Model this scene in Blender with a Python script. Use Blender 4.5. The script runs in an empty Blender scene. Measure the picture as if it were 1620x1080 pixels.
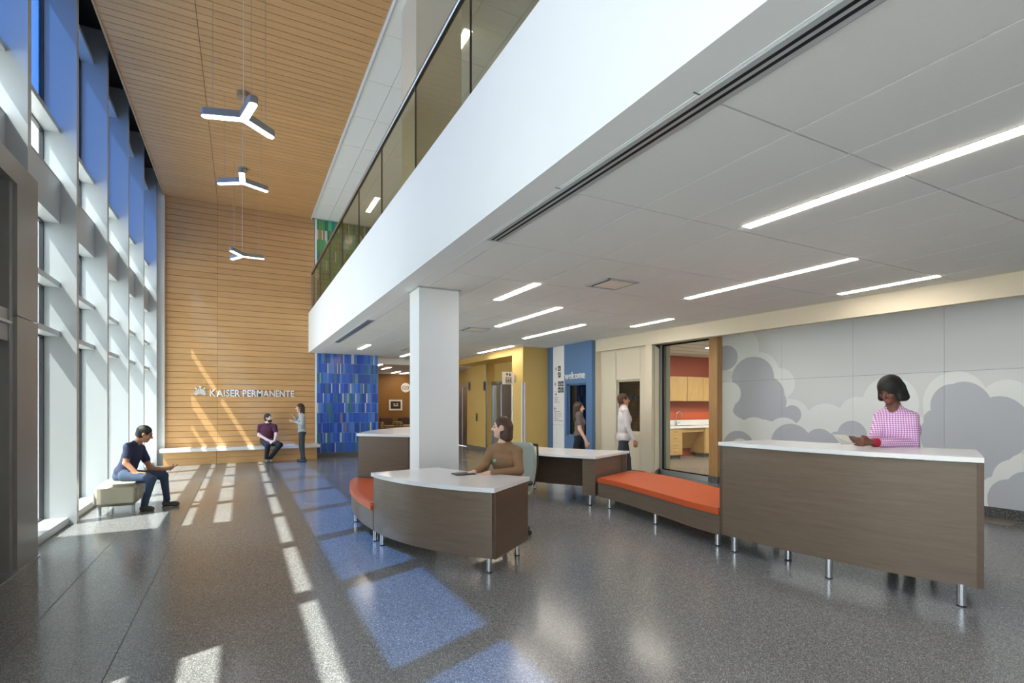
import bpy, bmesh, math, random
import numpy as np
from mathutils import Vector, Matrix
random.seed(7)
S = bpy.context.scene
COL = S.collection
PI = math.pi

# ------------------------------------------------------------------ camera
TH = math.atan(429/818.0)
FPX, CX, YH, EYE = 818.0, 810.0, 640.0, 1.60
cam_d = bpy.data.cameras.new('camera')
cam_d.sensor_width = 36.0
cam_d.lens = FPX/1620*36
cam_d.shift_y = (YH-540)/1620
cam_d.clip_start = 0.02
cam = bpy.data.objects.new('camera', cam_d)
cam.location = (0, 0, EYE)
cam.rotation_euler = (PI/2, 0, -TH)
COL.objects.link(cam)
S.camera = cam

# ------------------------------------------------------------------ world, sun, exposure
W = bpy.data.worlds.new('sky'); S.world = W; W.use_nodes = True
bg = W.node_tree.nodes['Background']
bg.inputs[0].default_value = (0.86, 0.93, 1.0, 1)
bg.inputs[1].default_value = 1.9
sun_d = bpy.data.lights.new('sun', 'SUN')
sun_d.energy = 6.5; sun_d.angle = math.radians(0.6); sun_d.color = (1.0, 0.95, 0.88)
sun = bpy.data.objects.new('sun', sun_d)
sun.rotation_euler = Vector((1, 0.42, -1.80)).to_track_quat('-Z', 'Y').to_euler()
sun.location = (-10, -4, 18)
COL.objects.link(sun)
S.view_settings.view_transform = 'Standard'
S.view_settings.look = 'None'
S.view_settings.gamma = 1.0
S.view_settings.exposure = 1.24
LIGHT = 14.5      # emission of the ceiling lights

# ------------------------------------------------------------------ materials
def lin(h):
    h = h.lstrip('#'); r = []
    for i in (0, 2, 4):
        c = int(h[i:i+2], 16)/255
        r.append(c/12.92 if c <= 0.04045 else ((c+0.055)/1.055)**2.4)
    return (r[0], r[1], r[2], 1)
def newmat(name):
    m = bpy.data.materials.new(name); m.use_nodes = True
    nt = m.node_tree
    return m, nt, nt.nodes['Principled BSDF']
def plain(name, col, rough=0.5, metal=0.0, var=0.04, scale=6.0, bump=0.0, spec=0.5):
    m, nt, b = newmat(name)
    c = lin(col) if isinstance(col, str) else col
    tc = nt.nodes.new('ShaderNodeTexCoord'); n = nt.nodes.new('ShaderNodeTexNoise')
    n.inputs['Scale'].default_value = scale; n.inputs['Detail'].default_value = 4
    nt.links.new(tc.outputs['Object'], n.inputs['Vector'])
    mx = nt.nodes.new('ShaderNodeMix'); mx.data_type = 'RGBA'
    mx.inputs[6].default_value = tuple(x*(1-var) for x in c[:3])+(1,)
    mx.inputs[7].default_value = tuple(min(1, x*(1+var)) for x in c[:3])+(1,)
    nt.links.new(n.outputs[0], mx.inputs[0]); nt.links.new(mx.outputs[2], b.inputs['Base Color'])
    b.inputs['Roughness'].default_value = rough; b.inputs['Metallic'].default_value = metal
    b.inputs['Specular IOR Level'].default_value = spec
    if bump:
        n2 = nt.nodes.new('ShaderNodeTexNoise'); n2.inputs['Scale'].default_value = 180
        nt.links.new(tc.outputs['Object'], n2.inputs['Vector'])
        bp = nt.nodes.new('ShaderNodeBump'); bp.inputs['Strength'].default_value = bump; bp.inputs['Distance'].default_value = 0.002
        nt.links.new(n2.outputs[0], bp.inputs['Height']); nt.links.new(bp.outputs[0], b.inputs['Normal'])
    return m
def wood(name, c1, c2, stretch=(1, 14, 14), scale=3.0, rough=0.45, rand=0.12, spec=0.4):
    m, nt, b = newmat(name)
    tc = nt.nodes.new('ShaderNodeTexCoord'); oi = nt.nodes.new('ShaderNodeObjectInfo')
    mp = nt.nodes.new('ShaderNodeMapping'); mp.inputs['Scale'].default_value = stretch
    nt.links.new(tc.outputs['Object'], mp.inputs['Vector'])
    n = nt.nodes.new('ShaderNodeTexNoise'); n.noise_dimensions = '4D'
    n.inputs['Scale'].default_value = scale; n.inputs['Detail'].default_value = 6; n.inputs['Roughness'].default_value = 0.65
    nt.links.new(mp.outputs[0], n.inputs['Vector'])
    mu = nt.nodes.new('ShaderNodeMath'); mu.operation = 'MULTIPLY'; mu.inputs[1].default_value = 37.0
    nt.links.new(oi.outputs['Random'], mu.inputs[0]); nt.links.new(mu.outputs[0], n.inputs['W'])
    rp = nt.nodes.new('ShaderNodeValToRGB')
    rp.color_ramp.elements[0].position = 0.3; rp.color_ramp.elements[0].color = lin(c1)
    rp.color_ramp.elements[1].position = 0.7; rp.color_ramp.elements[1].color = lin(c2)
    nt.links.new(n.outputs[0], rp.inputs[0])
    hs = nt.nodes.new('ShaderNodeHueSaturation')
    mr = nt.nodes.new('ShaderNodeMapRange'); mr.inputs[3].default_value = 1-rand; mr.inputs[4].default_value = 1+rand
    nt.links.new(oi.outputs['Random'], mr.inputs[0]); nt.links.new(mr.outputs[0], hs.inputs['Value'])
    nt.links.new(rp.outputs[0], hs.inputs['Color']); nt.links.new(hs.outputs[0], b.inputs['Base Color'])
    b.inputs['Roughness'].default_value = rough; b.inputs['Specular IOR Level'].default_value = spec
    return m
def glass(name, tint, refl=1.0, rough=0.0):
    m, nt, b = newmat(name); nt.nodes.remove(b)
    out = nt.nodes['Material Output']
    t = nt.nodes.new('ShaderNodeBsdfTransparent'); t.inputs[0].default_value = tint
    g = nt.nodes.new('ShaderNodeBsdfGlossy'); g.inputs['Roughness'].default_value = rough
    fr = nt.nodes.new('ShaderNodeFresnel'); ge = nt.nodes.new('ShaderNodeNewGeometry')
    io = nt.nodes.new('ShaderNodeMath'); io.operation = 'MULTIPLY_ADD'; io.inputs[1].default_value = 1/1.5-1.5; io.inputs[2].default_value = 1.5
    nt.links.new(ge.outputs['Backfacing'], io.inputs[0]); nt.links.new(io.outputs[0], fr.inputs[0])   # same reflectance on both faces of a pane
    mu = nt.nodes.new('ShaderNodeMath'); mu.operation = 'MULTIPLY'; mu.inputs[1].default_value = refl
    mx = nt.nodes.new('ShaderNodeMixShader')
    nt.links.new(fr.outputs[0], mu.inputs[0]); nt.links.new(mu.outputs[0], mx.inputs[0])
    nt.links.new(t.outputs[0], mx.inputs[1]); nt.links.new(g.outputs[0], mx.inputs[2])
    nt.links.new(mx.outputs[0], out.inputs[0])
    return m
def emit(name, col, s):
    m, nt, b = newmat(name)
    b.inputs['Base Color'].default_value = (0.9, 0.9, 0.9, 1)
    b.inputs['Emission Color'].default_value = lin(col); b.inputs['Emission Strength'].default_value = s
    return m
def terrazzo(name, cols, rough, scale=150):
    m, nt, b = newmat(name)
    tc = nt.nodes.new('ShaderNodeTexCoord')
    v = nt.nodes.new('ShaderNodeTexVoronoi'); v.inputs['Scale'].default_value = scale
    nt.links.new(tc.outputs['Object'], v.inputs['Vector'])
    bw = nt.nodes.new('ShaderNodeSeparateColor'); nt.links.new(v.outputs['Color'], bw.inputs[0])
    rp = nt.nodes.new('ShaderNodeValToRGB'); e = rp.color_ramp.elements
    e[0].position = 0.0; e[0].color = lin(cols[0]); e[1].position = 1.0; e[1].color = lin(cols[3])
    a = e.new(0.45); a.color = lin(cols[1]); a = e.new(0.85); a.color = lin(cols[2])
    nt.links.new(bw.outputs[0], rp.inputs[0])
    n = nt.nodes.new('ShaderNodeTexNoise'); n.inputs['Scale'].default_value = 0.9; n.inputs['Detail'].default_value = 3
    nt.links.new(tc.outputs['Object'], n.inputs['Vector'])
    mr = nt.nodes.new('ShaderNodeMapRange'); mr.inputs[3].default_value = 0.85; mr.inputs[4].default_value = 1.15
    nt.links.new(n.outputs[0], mr.inputs[0])
    hs = nt.nodes.new('ShaderNodeHueSaturation'); nt.links.new(mr.outputs[0], hs.inputs['Value'])
    nt.links.new(rp.outputs[0], hs.inputs['Color']); nt.links.new(hs.outputs[0], b.inputs['Base Color'])
    mr2 = nt.nodes.new('ShaderNodeMapRange'); mr2.inputs[3].default_value = rough*0.8; mr2.inputs[4].default_value = rough*1.3
    nt.links.new(n.outputs[0], mr2.inputs[0]); nt.links.new(mr2.outputs[0], b.inputs['Roughness']); b.inputs['Specular IOR Level'].default_value = 0.45
    return m
def random_tint(name, cols, rough=0.2):
    m, nt, b = newmat(name)
    oi = nt.nodes.new('ShaderNodeObjectInfo'); rp = nt.nodes.new('ShaderNodeValToRGB'); rp.color_ramp.interpolation = 'CONSTANT'
    e = rp.color_ramp.elements; n = len(cols)
    e[0].position = 0; e[0].color = lin(cols[0]); e[1].position = 1-1/n; e[1].color = lin(cols[-1])
    for i in range(1, n-1):
        a = e.new(i/n); a.color = lin(cols[i])
    nt.links.new(oi.outputs['Random'], rp.inputs[0]); nt.links.new(rp.outputs[0], b.inputs['Base Color'])
    b.inputs['Roughness'].default_value = rough
    return m
def checked(name, c0, c1, c2, k, dv=(1, 1)):
    m, nt, b = newmat(name)
    tc = nt.nodes.new('ShaderNodeTexCoord'); sp = nt.nodes.new('ShaderNodeSeparateXYZ')
    nt.links.new(tc.outputs['Object'], sp.inputs[0])
    m2 = nt.nodes.new('ShaderNodeMath'); m2.operation = 'MULTIPLY'; m2.inputs[1].default_value = dv[1]; nt.links.new(sp.outputs[1], m2.inputs[0])
    ad = nt.nodes.new('ShaderNodeMath'); ad.operation = 'MULTIPLY_ADD'; ad.inputs[1].default_value = dv[0]; nt.links.new(sp.outputs[0], ad.inputs[0]); nt.links.new(m2.outputs[0], ad.inputs[2])
    outs = []
    for src in (ad.outputs[0], sp.outputs[2]):
        mu = nt.nodes.new('ShaderNodeMath'); mu.operation = 'MULTIPLY'; mu.inputs[1].default_value = k
        fr = nt.nodes.new('ShaderNodeMath'); fr.operation = 'FRACT'
        gt = nt.nodes.new('ShaderNodeMath'); gt.operation = 'GREATER_THAN'; gt.inputs[1].default_value = 0.5
        nt.links.new(src, mu.inputs[0]); nt.links.new(mu.outputs[0], fr.inputs[0]); nt.links.new(fr.outputs[0], gt.inputs[0])
        outs.append(gt.outputs[0])
    s = nt.nodes.new('ShaderNodeMath'); nt.links.new(outs[0], s.inputs[0]); nt.links.new(outs[1], s.inputs[1])
    hf = nt.nodes.new('ShaderNodeMath'); hf.operation = 'MULTIPLY'; hf.inputs[1].default_value = 0.5
    nt.links.new(s.outputs[0], hf.inputs[0])
    rp = nt.nodes.new('ShaderNodeValToRGB'); rp.color_ramp.interpolation = 'CONSTANT'; e = rp.color_ramp.elements
    e[0].position = 0; e[0].color = lin(c0); e[1].position = 0.75; e[1].color = lin(c2)
    a = e.new(0.25); a.color = lin(c1)
    nt.links.new(hf.outputs[0], rp.inputs[0]); nt.links.new(rp.outputs[0], b.inputs['Base Color'])
    b.inputs['Roughness'].default_value = 0.85
    return m

M = {}
M['floor'] = terrazzo('terrazzo floor', ('525354', '6f7071', '8d8d8d', 'b8b7b4'), 0.18, 210)
M['base'] = terrazzo('terrazzo base', ('2c2c2c', '4a4a4a', '6a6a6a', '9a9a98'), 0.3, 120)
M['paint'] = plain('white paint', 'e9ebec', 0.6, var=0.015, scale=2)
M['tile_white'] = plain('white acoustic tile', 'e8e8e6', 0.8, var=0.03, scale=40, bump=0.15)
M['joint'] = plain('grid joint grey', '5c5d5e', 0.8)  # plain grey of joints, strips and backings
M['grout'] = plain('pale grout', 'b4bad2', 0.8)
M['dark'] = plain('dark slot', '101112', 0.7)
M['alum'] = plain('aluminium paint', 'b6bbbf', 0.34, 0.2, var=0.02)
M['alum_dark'] = plain('dark aluminium frame', '3a3e42', 0.4, 0.4)
M['steel'] = plain('brushed steel', 'b9bcbf', 0.28, 0.95, var=0.05, scale=30)
M['chrome'] = plain('chrome leg', 'd9dbde', 0.14, 1.0)
M['portal'] = plain('grey metal portal', '8d8b87', 0.35, 0.35, var=0.03)
M['plank'] = wood('light wood plank', 'c29460', 'd1a573', (1.0, 16, 16), 2.2, 0.42, 0.05)
M['plank_edge'] = wood('pale wood edge', 'b98e5e', 'd0a878', (1, 16, 16), 2.2, 0.5, 0.05)
M['post'] = wood('oak post', 'a37a4c', 'bb9262', (14, 14, 1), 2.5, 0.45, 0.03)
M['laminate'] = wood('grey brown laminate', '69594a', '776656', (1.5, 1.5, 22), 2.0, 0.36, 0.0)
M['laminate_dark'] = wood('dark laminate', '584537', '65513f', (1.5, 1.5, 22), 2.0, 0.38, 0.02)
M['quartz'] = plain('white quartz', 'e6e6e6', 0.16, var=0.03, scale=60)
M['orange'] = plain('orange vinyl', 'cc5a2c', 0.42, var=0.03, bump=0.05)
M['beige'] = plain('beige paint', 'd3c9b4', 0.65, var=0.015)
M['olive'] = plain('upholstery beige', 'b9b49f', 0.6, var=0.03)
M['yellow'] = plain('golden yellow paint', 'd6b56c', 0.6, var=0.02)
M['mustard'] = plain('mustard paint', '8a5f22', 0.6, var=0.02)
M['blue'] = plain('blue paint', '5577a2', 0.6, var=0.02)
M['red'] = plain('brick red paint', 'a04c3e', 0.6)
M['redorange'] = plain('orange red paint', 'c85a34', 0.6)
M['cabinet'] = wood('maple cabinet', 'b8935c', 'cba873', (14, 14, 1.2), 2.2, 0.45, 0.03)
M['vinyl'] = wood('grey vinyl plank', '6d655d', '8f867c', (1, 12, 1), 2.5, 0.4, 0.02)
M['glass'] = glass('clear glass', (0.93, 0.97, 0.96, 1))
M['glass_blue'] = glass('blue glass', (0.22, 0.37, 0.62, 1))
M['glass_rail'] = glass('guardrail glass', (0.84, 0.84, 0.76, 1), 0.6)
M['glass_dark'] = glass('dark glass', (0.10, 0.13, 0.12, 1), 1.5)
M['light'] = emit('light diffuser', 'fff4e6', LIGHT)
M['light_room'] = emit('room light panel', 'fff6ec', 20.0)
M['light_pend'] = emit('pendant diffuser', 'f6faff', 5.0)
M['white'] = plain('white plastic', 'e4e4e6', 0.4)
M['black'] = plain('black print', '1c1c1e', 0.5)
M['blackp'] = plain('black plastic', '17181a', 0.4)
M['grey_text'] = plain('grey print', '9a9ba0', 0.6)
M['sign'] = plain('sign cream', 'ece3d8', 0.5)
M['concrete'] = plain('outdoor paving', 'dcd9d2', 0.8, scale=2, var=0.05)
M['tile_blue'] = random_tint('glazed blue tile', ('2b4fae', '3a66c8', '3560bb', '2f55b4', '4a7ad0', '2b4fae', '5a86cc', '2f5fc0', '3a66c8', '3d6f86'))
M['tile_blue_accent'] = random_tint('glazed accent tile', ('7fa8dc', 'c9cbd0', '3d6b5a', 'b9784f', '5a8acb', 'd8d6c6', '7a88b4', '4f7a6a'))
M['tile_green'] = random_tint('glazed green tile', ('3f9468', '5fae7c', '2f7f5c', '4f9a6a', '6d9a4a', '3f9468', '2f8f7c', '5a9f6a'))
M['tile_green_accent'] = random_tint('glazed green accent tile', ('d8d4c4', 'b98a4a', '3c5a86', '86b06a', 'd8d4c4', '8f6a4a'))
M['screen_white'] = plain('tablet back', 'b9b5ae', 0.35)
M['skin_a'] = plain('skin tan', 'b98567', 0.55, var=0.05, scale=30)
M['skin_b'] = plain('skin light', 'deb59d', 0.55, var=0.05, scale=30)
M['skin_c'] = plain('skin brown', '6b4535', 0.5, var=0.05, scale=30)
M['lip'] = plain('lips', '8f4f48', 0.5)
M['navy'] = plain('navy cotton', '2c3450', 0.85, var=0.12, scale=18, bump=0.3)
M['denim'] = plain('denim', '3a4a63', 0.85, var=0.2, scale=14, bump=0.3)
M['denim_dark'] = plain('dark denim', '23262f', 0.85, var=0.15, scale=14, bump=0.3)
M['charcoal'] = plain('charcoal cloth', '3a4045', 0.85, var=0.12, scale=14)
M['maroon'] = plain('maroon cotton', '4f1a2a', 0.85, var=0.12, scale=18, bump=0.3)
M['knit_grey'] = plain('grey knit', 'a3a8ad', 0.9, var=0.08, scale=30, bump=0.3)
M['knit_tan'] = plain('tan knit', '8d6b4c', 0.9, var=0.08, scale=40, bump=0.4)
M['white_cloth'] = plain('white blouse', 'd6ced0', 0.85, var=0.05, scale=18)
M['taupe'] = plain('taupe blouse', '6b6160', 0.85, var=0.15, scale=18)
M['red_cloth'] = plain('red cuff', 'a01030', 0.8)
M['shoe'] = plain('grey suede', '57544f', 0.8)
M['shoe_g'] = plain('grey sneaker', '77797c', 0.7)
M['hair_black'] = plain('black hair', '15130f', 0.6, var=0.3, scale=50)
M['hair_brown'] = plain('brown hair', '3b2618', 0.6, var=0.3, scale=50)
M['hair_mid'] = plain('chestnut hair', '4a3122', 0.6, var=0.3, scale=50)
M['chairback'] = plain('sage mesh', 'a9b0a4', 0.7, var=0.05, scale=60)
M['iris'] = plain('dark brown eye', '2a1b14', 0.3)
M['gingham'] = checked('pink gingham', 'f3e8f2', 'd9a8d6', 'b45fb2', 48, (.70, -.72))
M['pattern'] = checked('patterned upholstery', 'c9b48e', '9b8058', '5a4a3a', 14)
M['brownfab'] = plain('brown upholstery', '5e4434', 0.8)
M['necklace'] = plain('green pendant', '6fae94', 0.3)
M['photo'] = plain('dark photograph print', '33261f', 0.4, var=0.6, scale=9)

# ------------------------------------------------------------------ mesh helpers
def root_offset(p):
    v = Vector((0, 0, 0))
    while p is not None:
        v += p.location; p = p.parent
    return v
class MB:
    def __init__(s): s.wn = False; s.v = []; s.f = []; s.smooth = []; s.mi = []
    def add(s, vs, fs, smooth=False, mi=0):
        n = len(s.v); s.v += [tuple(v) for v in vs]
        for f in fs:
            s.f.append(tuple(i+n for i in f)); s.smooth.append(smooth); s.mi.append(mi)
        return s
    def box(s, x0, x1, y0, y1, z0, z1, b=0.0, mi=0):
        if b <= 0:
            vs = [(x, y, z) for z in (z0, z1) for y in (y0, y1) for x in (x0, x1)]
            return s.add(vs, [(0, 2, 3, 1), (4, 5, 7, 6), (0, 1, 5, 4), (2, 6, 7, 3), (0, 4, 6, 2), (1, 3, 7, 5)], mi=mi)
        bm = bmesh.new(); bmesh.ops.create_cube(bm, size=1)
        for v in bm.verts:
            v.co = Vector((x0+(v.co.x+.5)*(x1-x0), y0+(v.co.y+.5)*(y1-y0), z0+(v.co.z+.5)*(z1-z0)))
        bmesh.ops.bevel(bm, geom=bm.edges[:], offset=b, segments=3, affect='EDGES')
        s.wn = True
        return s.frombm(bm, True)
    def frombm(s, bm, smooth=False):
        bm.verts.index_update()
        s.add([v.co[:] for v in bm.verts], [[v.index for v in f.verts] for f in bm.faces], smooth); bm.free(); return s
    def prism(s, poly, z0, z1):
        a = sum(poly[i][0]*poly[(i+1) % len(poly)][1]-poly[(i+1) % len(poly)][0]*poly[i][1] for i in range(len(poly)))
        if a < 0: poly = poly[::-1]
        n = len(poly)
        vs = [(x, y, z0) for x, y in poly]+[(x, y, z1) for x, y in poly]
        fs = [tuple(range(n))[::-1], tuple(range(n, 2*n))]+[(i, (i+1) % n, n+(i+1) % n, n+i) for i in range(n)]
        return s.add(vs, fs)
    def softprism(s, poly, z0, z1, b):
        m = MB().prism(poly, z0, z1); bm = bmesh.new()
        vs = [bm.verts.new(v) for v in m.v]
        for f in m.f: bm.faces.new([vs[i] for i in f])
        bm.edges.ensure_lookup_table()
        es = [e for e in bm.edges if abs(e.verts[0].co.z-z1) < 1e-6 and abs(e.verts[1].co.z-z1) < 1e-6]
        bmesh.ops.bevel(bm, geom=es, offset=b, segments=3, affect='EDGES')
        return s.frombm(bm)
    def tube(s, p0, p1, r0, r1=None, n=14, caps=True):
        r1 = r0 if r1 is None else r1
        p0, p1 = Vector(p0), Vector(p1); d = (p1-p0).normalized()
        a = d.orthogonal().normalized(); b = d.cross(a)
        vs = []
        for p, r in ((p0, r0), (p1, r1)):
            for i in range(n):
                t = 2*PI*i/n; vs.append(p+a*math.cos(t)*r+b*math.sin(t)*r)
        s.add(vs, [(i, (i+1) % n, n+(i+1) % n, n+i) for i in range(n)], True)
        if caps: s.add(vs, [tuple(range(n))[::-1], tuple(range(n, 2*n))])
        return s
    def path(s, pts, r, n=8):
        for a, b in zip(pts[:-1], pts[1:]): s.tube(a, b, r, r, n)
        return s
    def ball(s, c, r, u=12, v=8):
        rx, ry, rz = (r, r, r) if not hasattr(r, '__len__') else r
        vs = []; fs = []
        for j in range(v+1):
            ph = PI*j/v
            for i in range(u):
                t = 2*PI*i/u
                vs.append((c[0]+rx*math.sin(ph)*math.cos(t), c[1]+ry*math.sin(ph)*math.sin(t), c[2]+rz*math.cos(ph)))
        for j in range(v):
            for i in range(u):
                fs.append((j*u+i, (j+1)*u+i, (j+1)*u+(i+1) % u, j*u+(i+1) % u))
        return s.add(vs, fs, True)
    def build(s, name, mat, parent=None, mats=None):
        off = root_offset(parent)
        me = bpy.data.meshes.new(name)
        me.from_pydata([(v[0]-off.x, v[1]-off.y, v[2]-off.z) for v in s.v], [], s.f)
        if mats:
            for m in mats: me.materials.append(m)
            me.polygons.foreach_set('material_index', s.mi)
        else: me.materials.append(M[mat] if isinstance(mat, str) else mat)
        me.polygons.foreach_set('use_smooth', s.smooth)
        me.update()
        o = bpy.data.objects.new(name, me); COL.objects.link(o)
        if parent: o.parent = parent
        if s.wn: o.modifiers.new('weighted', 'WEIGHTED_NORMAL').weight = 100
        return o
def box(name, mat, parent, *a, **k): return MB().box(*a, **k).build(name, mat, parent)
def prism(name, mat, parent, poly, z0, z1): return MB().prism(poly, z0, z1).build(name, mat, parent)
def thing(name, label, cat, loc=(0, 0, 0), group=None):
    o = bpy.data.objects.new(name, None); COL.objects.link(o); o.location = loc; o.empty_display_size = .1
    o['label'] = label; o['category'] = cat
    if group: o['group'] = group
    return o
def tag(o, label, cat, group=None):
    o['label'] = label; o['category'] = cat
    if group: o['group'] = group
    return o
def struct(o, label=None, cat=None):
    o['kind'] = 'structure'
    if label: o['label'] = label
    if cat: o['category'] = cat
    return o
def sempty(name, label, loc=(0, 0, 0), cat=None):
    o = bpy.data.objects.new(name, None); COL.objects.link(o); o.location = loc; o.empty_display_size = .1
    return struct(o, label, cat)
def place(name, mesh, parent, loc):
    o = bpy.data.objects.new(name, mesh); COL.objects.link(o); o.location = loc; o.parent = parent; return o
_bm = {}
def box_mesh(name, mat, dx, dy, dz):
    k = (name, mat, round(dx, 4), round(dy, 4), round(dz, 4))
    if k not in _bm:
        m = MB().box(0, dx, 0, dy, 0, dz)
        me = bpy.data.meshes.new(name); me.from_pydata(m.v, [], m.f); me.materials.append(M[mat]); _bm[k] = me
    return _bm[k]
def spline(pts, n=8):
    out = []; P = [pts[0]]+list(pts)+[pts[-1]]
    for i in range(1, len(P)-2):
        for j in range(n):
            t = j/n
            out.append(tuple(0.5*((2*P[i][k])+(P[i+1][k]-P[i-1][k])*t+(2*P[i-1][k]-5*P[i][k]+4*P[i+1][k]-P[i+2][k])*t*t+(-P[i-1][k]+3*P[i][k]-3*P[i+1][k]+P[i+2][k])*t**3) for k in range(len(pts[0]))))
    out.append(tuple(pts[-1])); return out
def offset(pts, d):
    out = []
    for i, p in enumerate(pts):
        a = pts[max(0, i-1)]; b = pts[min(len(pts)-1, i+1)]
        tx, ty = b[0]-a[0], b[1]-a[1]; l = math.hypot(tx, ty)
        out.append((p[0]-ty/l*d, p[1]+tx/l*d))
    return out
def text_mesh(body, size, depth, bold=.018):
    c = bpy.data.curves.new('lettering', 'FONT'); c.body = body; c.size = size; c.extrude = depth; c.resolution_u = 3; c.offset = bold
    o = bpy.data.objects.new('tmp', c); COL.objects.link(o)
    bpy.context.view_layer.update()
    me = bpy.data.meshes.new_from_object(o.evaluated_get(bpy.context.evaluated_depsgraph_get()))
    bpy.data.objects.remove(o); return me
def mesh_extent(me):
    n = len(me.vertices); a = np.empty(n*3); me.vertices.foreach_get('co', a); a = a.reshape(-1, 3)
    return a.min(0), a.max(0)

# ================================================================== SHELL
ZL, ZU = 3.16, 7.20            # lower and upper ceiling heights
XB, YW = 1.80, 16.60           # balcony face, back wall

fl = struct(box('floor', 'floor', None, -2.3, 9.0, -7, 23, -.1, 0), 'grey polished terrazzo floor of the lobby', 'floor')
for x in (-1.33, -0.71):
    box('divider_strip', 'joint', fl, x-.003, x+.003, -2, 16, -.02, .0008)
struct(box('floor_kitchenette', 'vinyl', None, 9.0, 14.6, 3, 12, -.1, 0), 'grey vinyl plank floor of the kitchenette', 'floor')
struct(box('floor_side', 'floor', None, 9.0, 14.6, -7, 3, -.1, 0), 'terrazzo floor continuing right of the tall counter', 'floor')
struct(box('ground', 'concrete', None, -40, -2.36, -30, 50, -.3, -.06), 'pale outdoor paving outside the window wall', 'paving')

# wood back wall: backing and planks
wb = struct(box('wall_back', 'dark', None, -1.80, 1.98, YW+.02, YW+.2, 0, 7.6), 'back wall clad in light wood planks', 'wall')
PH = 0.1625
z = 0.39
while z < ZU-.02:
    h = min(PH-.010, ZU-z)
    for x0, x1 in ((-1.80, -.583), (-.577, 1.975)):
        place('plank', box_mesh('plank', 'plank', x1-x0, .025, h), wb, (x0, YW-.005, z))
    z += PH
struct(box('trim_1', 'paint', None, 1.98, 2.035, YW-.02, YW+.2, 0, ZU), 'thin white vertical trim between wood wall and tiled wall', 'trim')
struct(box('wall_corner', 'paint', None, -2.4, -1.80, YW-.12, YW+.2, 0, 7.7), 'pale grey painted pier between windows and wood wall', 'wall')
# striped glazed tile walls
def tile_wall(wall, mat, x0, x1, ztop, zbot, seed):
    rnd = random.Random(seed); z = ztop; widths = (.03, .04, .055, .075, .085, .10)
    while z-.3 > zbot-.31:
        h = min(.297, z-zbot)
        if h < .05: break
        x = x0
        while x < x1-.01:
            w = rnd.choice(widths); w = min(w, x1-x)
            if x1-x-w < .04: w = x1-x
            place('tile', box_mesh('tile', mat if w > .05 else mat+'_accent', max(.02, w-.004), .014, h), wall, (x, YW-.012, z-h))
            x += w
        z -= .303
wt = struct(box('wall_back_tiled', 'grout', None, 2.035, 3.88, YW, YW+.2, 0, ZL+.02), 'wall of narrow blue striped glazed tiles', 'wall')
tile_wall(wt, 'tile_blue', 2.04, 3.875, 3.165, .14, 3)
box('baseboard', 'joint', wt, 2.036, 3.88, YW-.012, YW, 0, .137)
wu = struct(box('wall_upper_tiled', 'grout', None, 1.96, 9.0, YW, YW+.2, 4.3, 7.7), 'upper floor wall of green striped glazed tiles', 'wall')
tile_wall(wu, 'tile_green', 1.965, 4.2, ZU, 4.35, 5)
# wood ceiling
cw = struct(box('ceiling', 'dark', None, -1.83, 1.88, -6, YW+.1, ZU+.02, ZU+.18), 'high ceiling of light wood planks', 'ceiling')
y = YW-.004
while y > 1.6:
    for x0, x1 in ((-1.80, -.568), (-.560, 1.86)):
        place('plank', box_mesh('plank', 'plank', x1-x0, PH-.010, .03), cw, (x0, y-PH+.004, ZU))
    y -= PH
box('edge_trim', 'plank_edge', cw, -1.83, -1.80, -6, YW, ZU-.02, ZU+.06)
box('plank_near', 'plank', cw, -1.80, 1.86, -6, y, ZU, ZU+.03)
box('edge_strip', 'paint', cw, 1.865, 1.90, -6, YW, ZU-.025, ZU+.06)
# upper white ceiling
cu = struct(box('ceiling_upper', 'joint', None, 1.90, 9.0, -6, YW+.1, ZU+.03, ZU+.2), 'white tiled ceiling over the balcony floor', 'ceiling')
xs = [1.905, 2.36, 2.98, 3.6, 4.22, 4.84, 5.46, 6.08]
for j in range(-1, 11):
    y0 = 16.55-1.245*(j+1) if j >= 0 else 16.55-0.0
    if j < 0: continue
    for a, b in zip(xs[:-1], xs[1:]):
        place('ceiling_tile', box_mesh('ceiling_tile', 'tile_white', b-a-.008, 1.237, .02), cu, (a+.004, y0, ZU+.012))
struct(box('roof', 'dark', None, -2.7, 15, -7, 24, 7.75, 8.0), 'roof slab above the ceilings', 'roof')

struct(MB().box(-2.4, 15, -6.6, -6.45, 0, 7.75).build('wall_front', 'paint', None), 'unseen white end wall added behind the camera to cut light', 'wall')  # out of view, added to block light coming from behind the camera
# balcony slab
bal = struct(MB().box(XB, 2.03, -6, YW, ZL, 4.35).box(2.03, 9.0, -6, YW, 3.3, 4.35).build('balcony', 'paint', None), 'long white balcony edge of the upper floor', 'balcony')
bal2 = struct(box('wall_upper_side', 'paint', None, 7.0, 7.1, -6, YW, 4.35, ZU+.05), 'white wall at the back of the balcony floor', 'wall')
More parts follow.
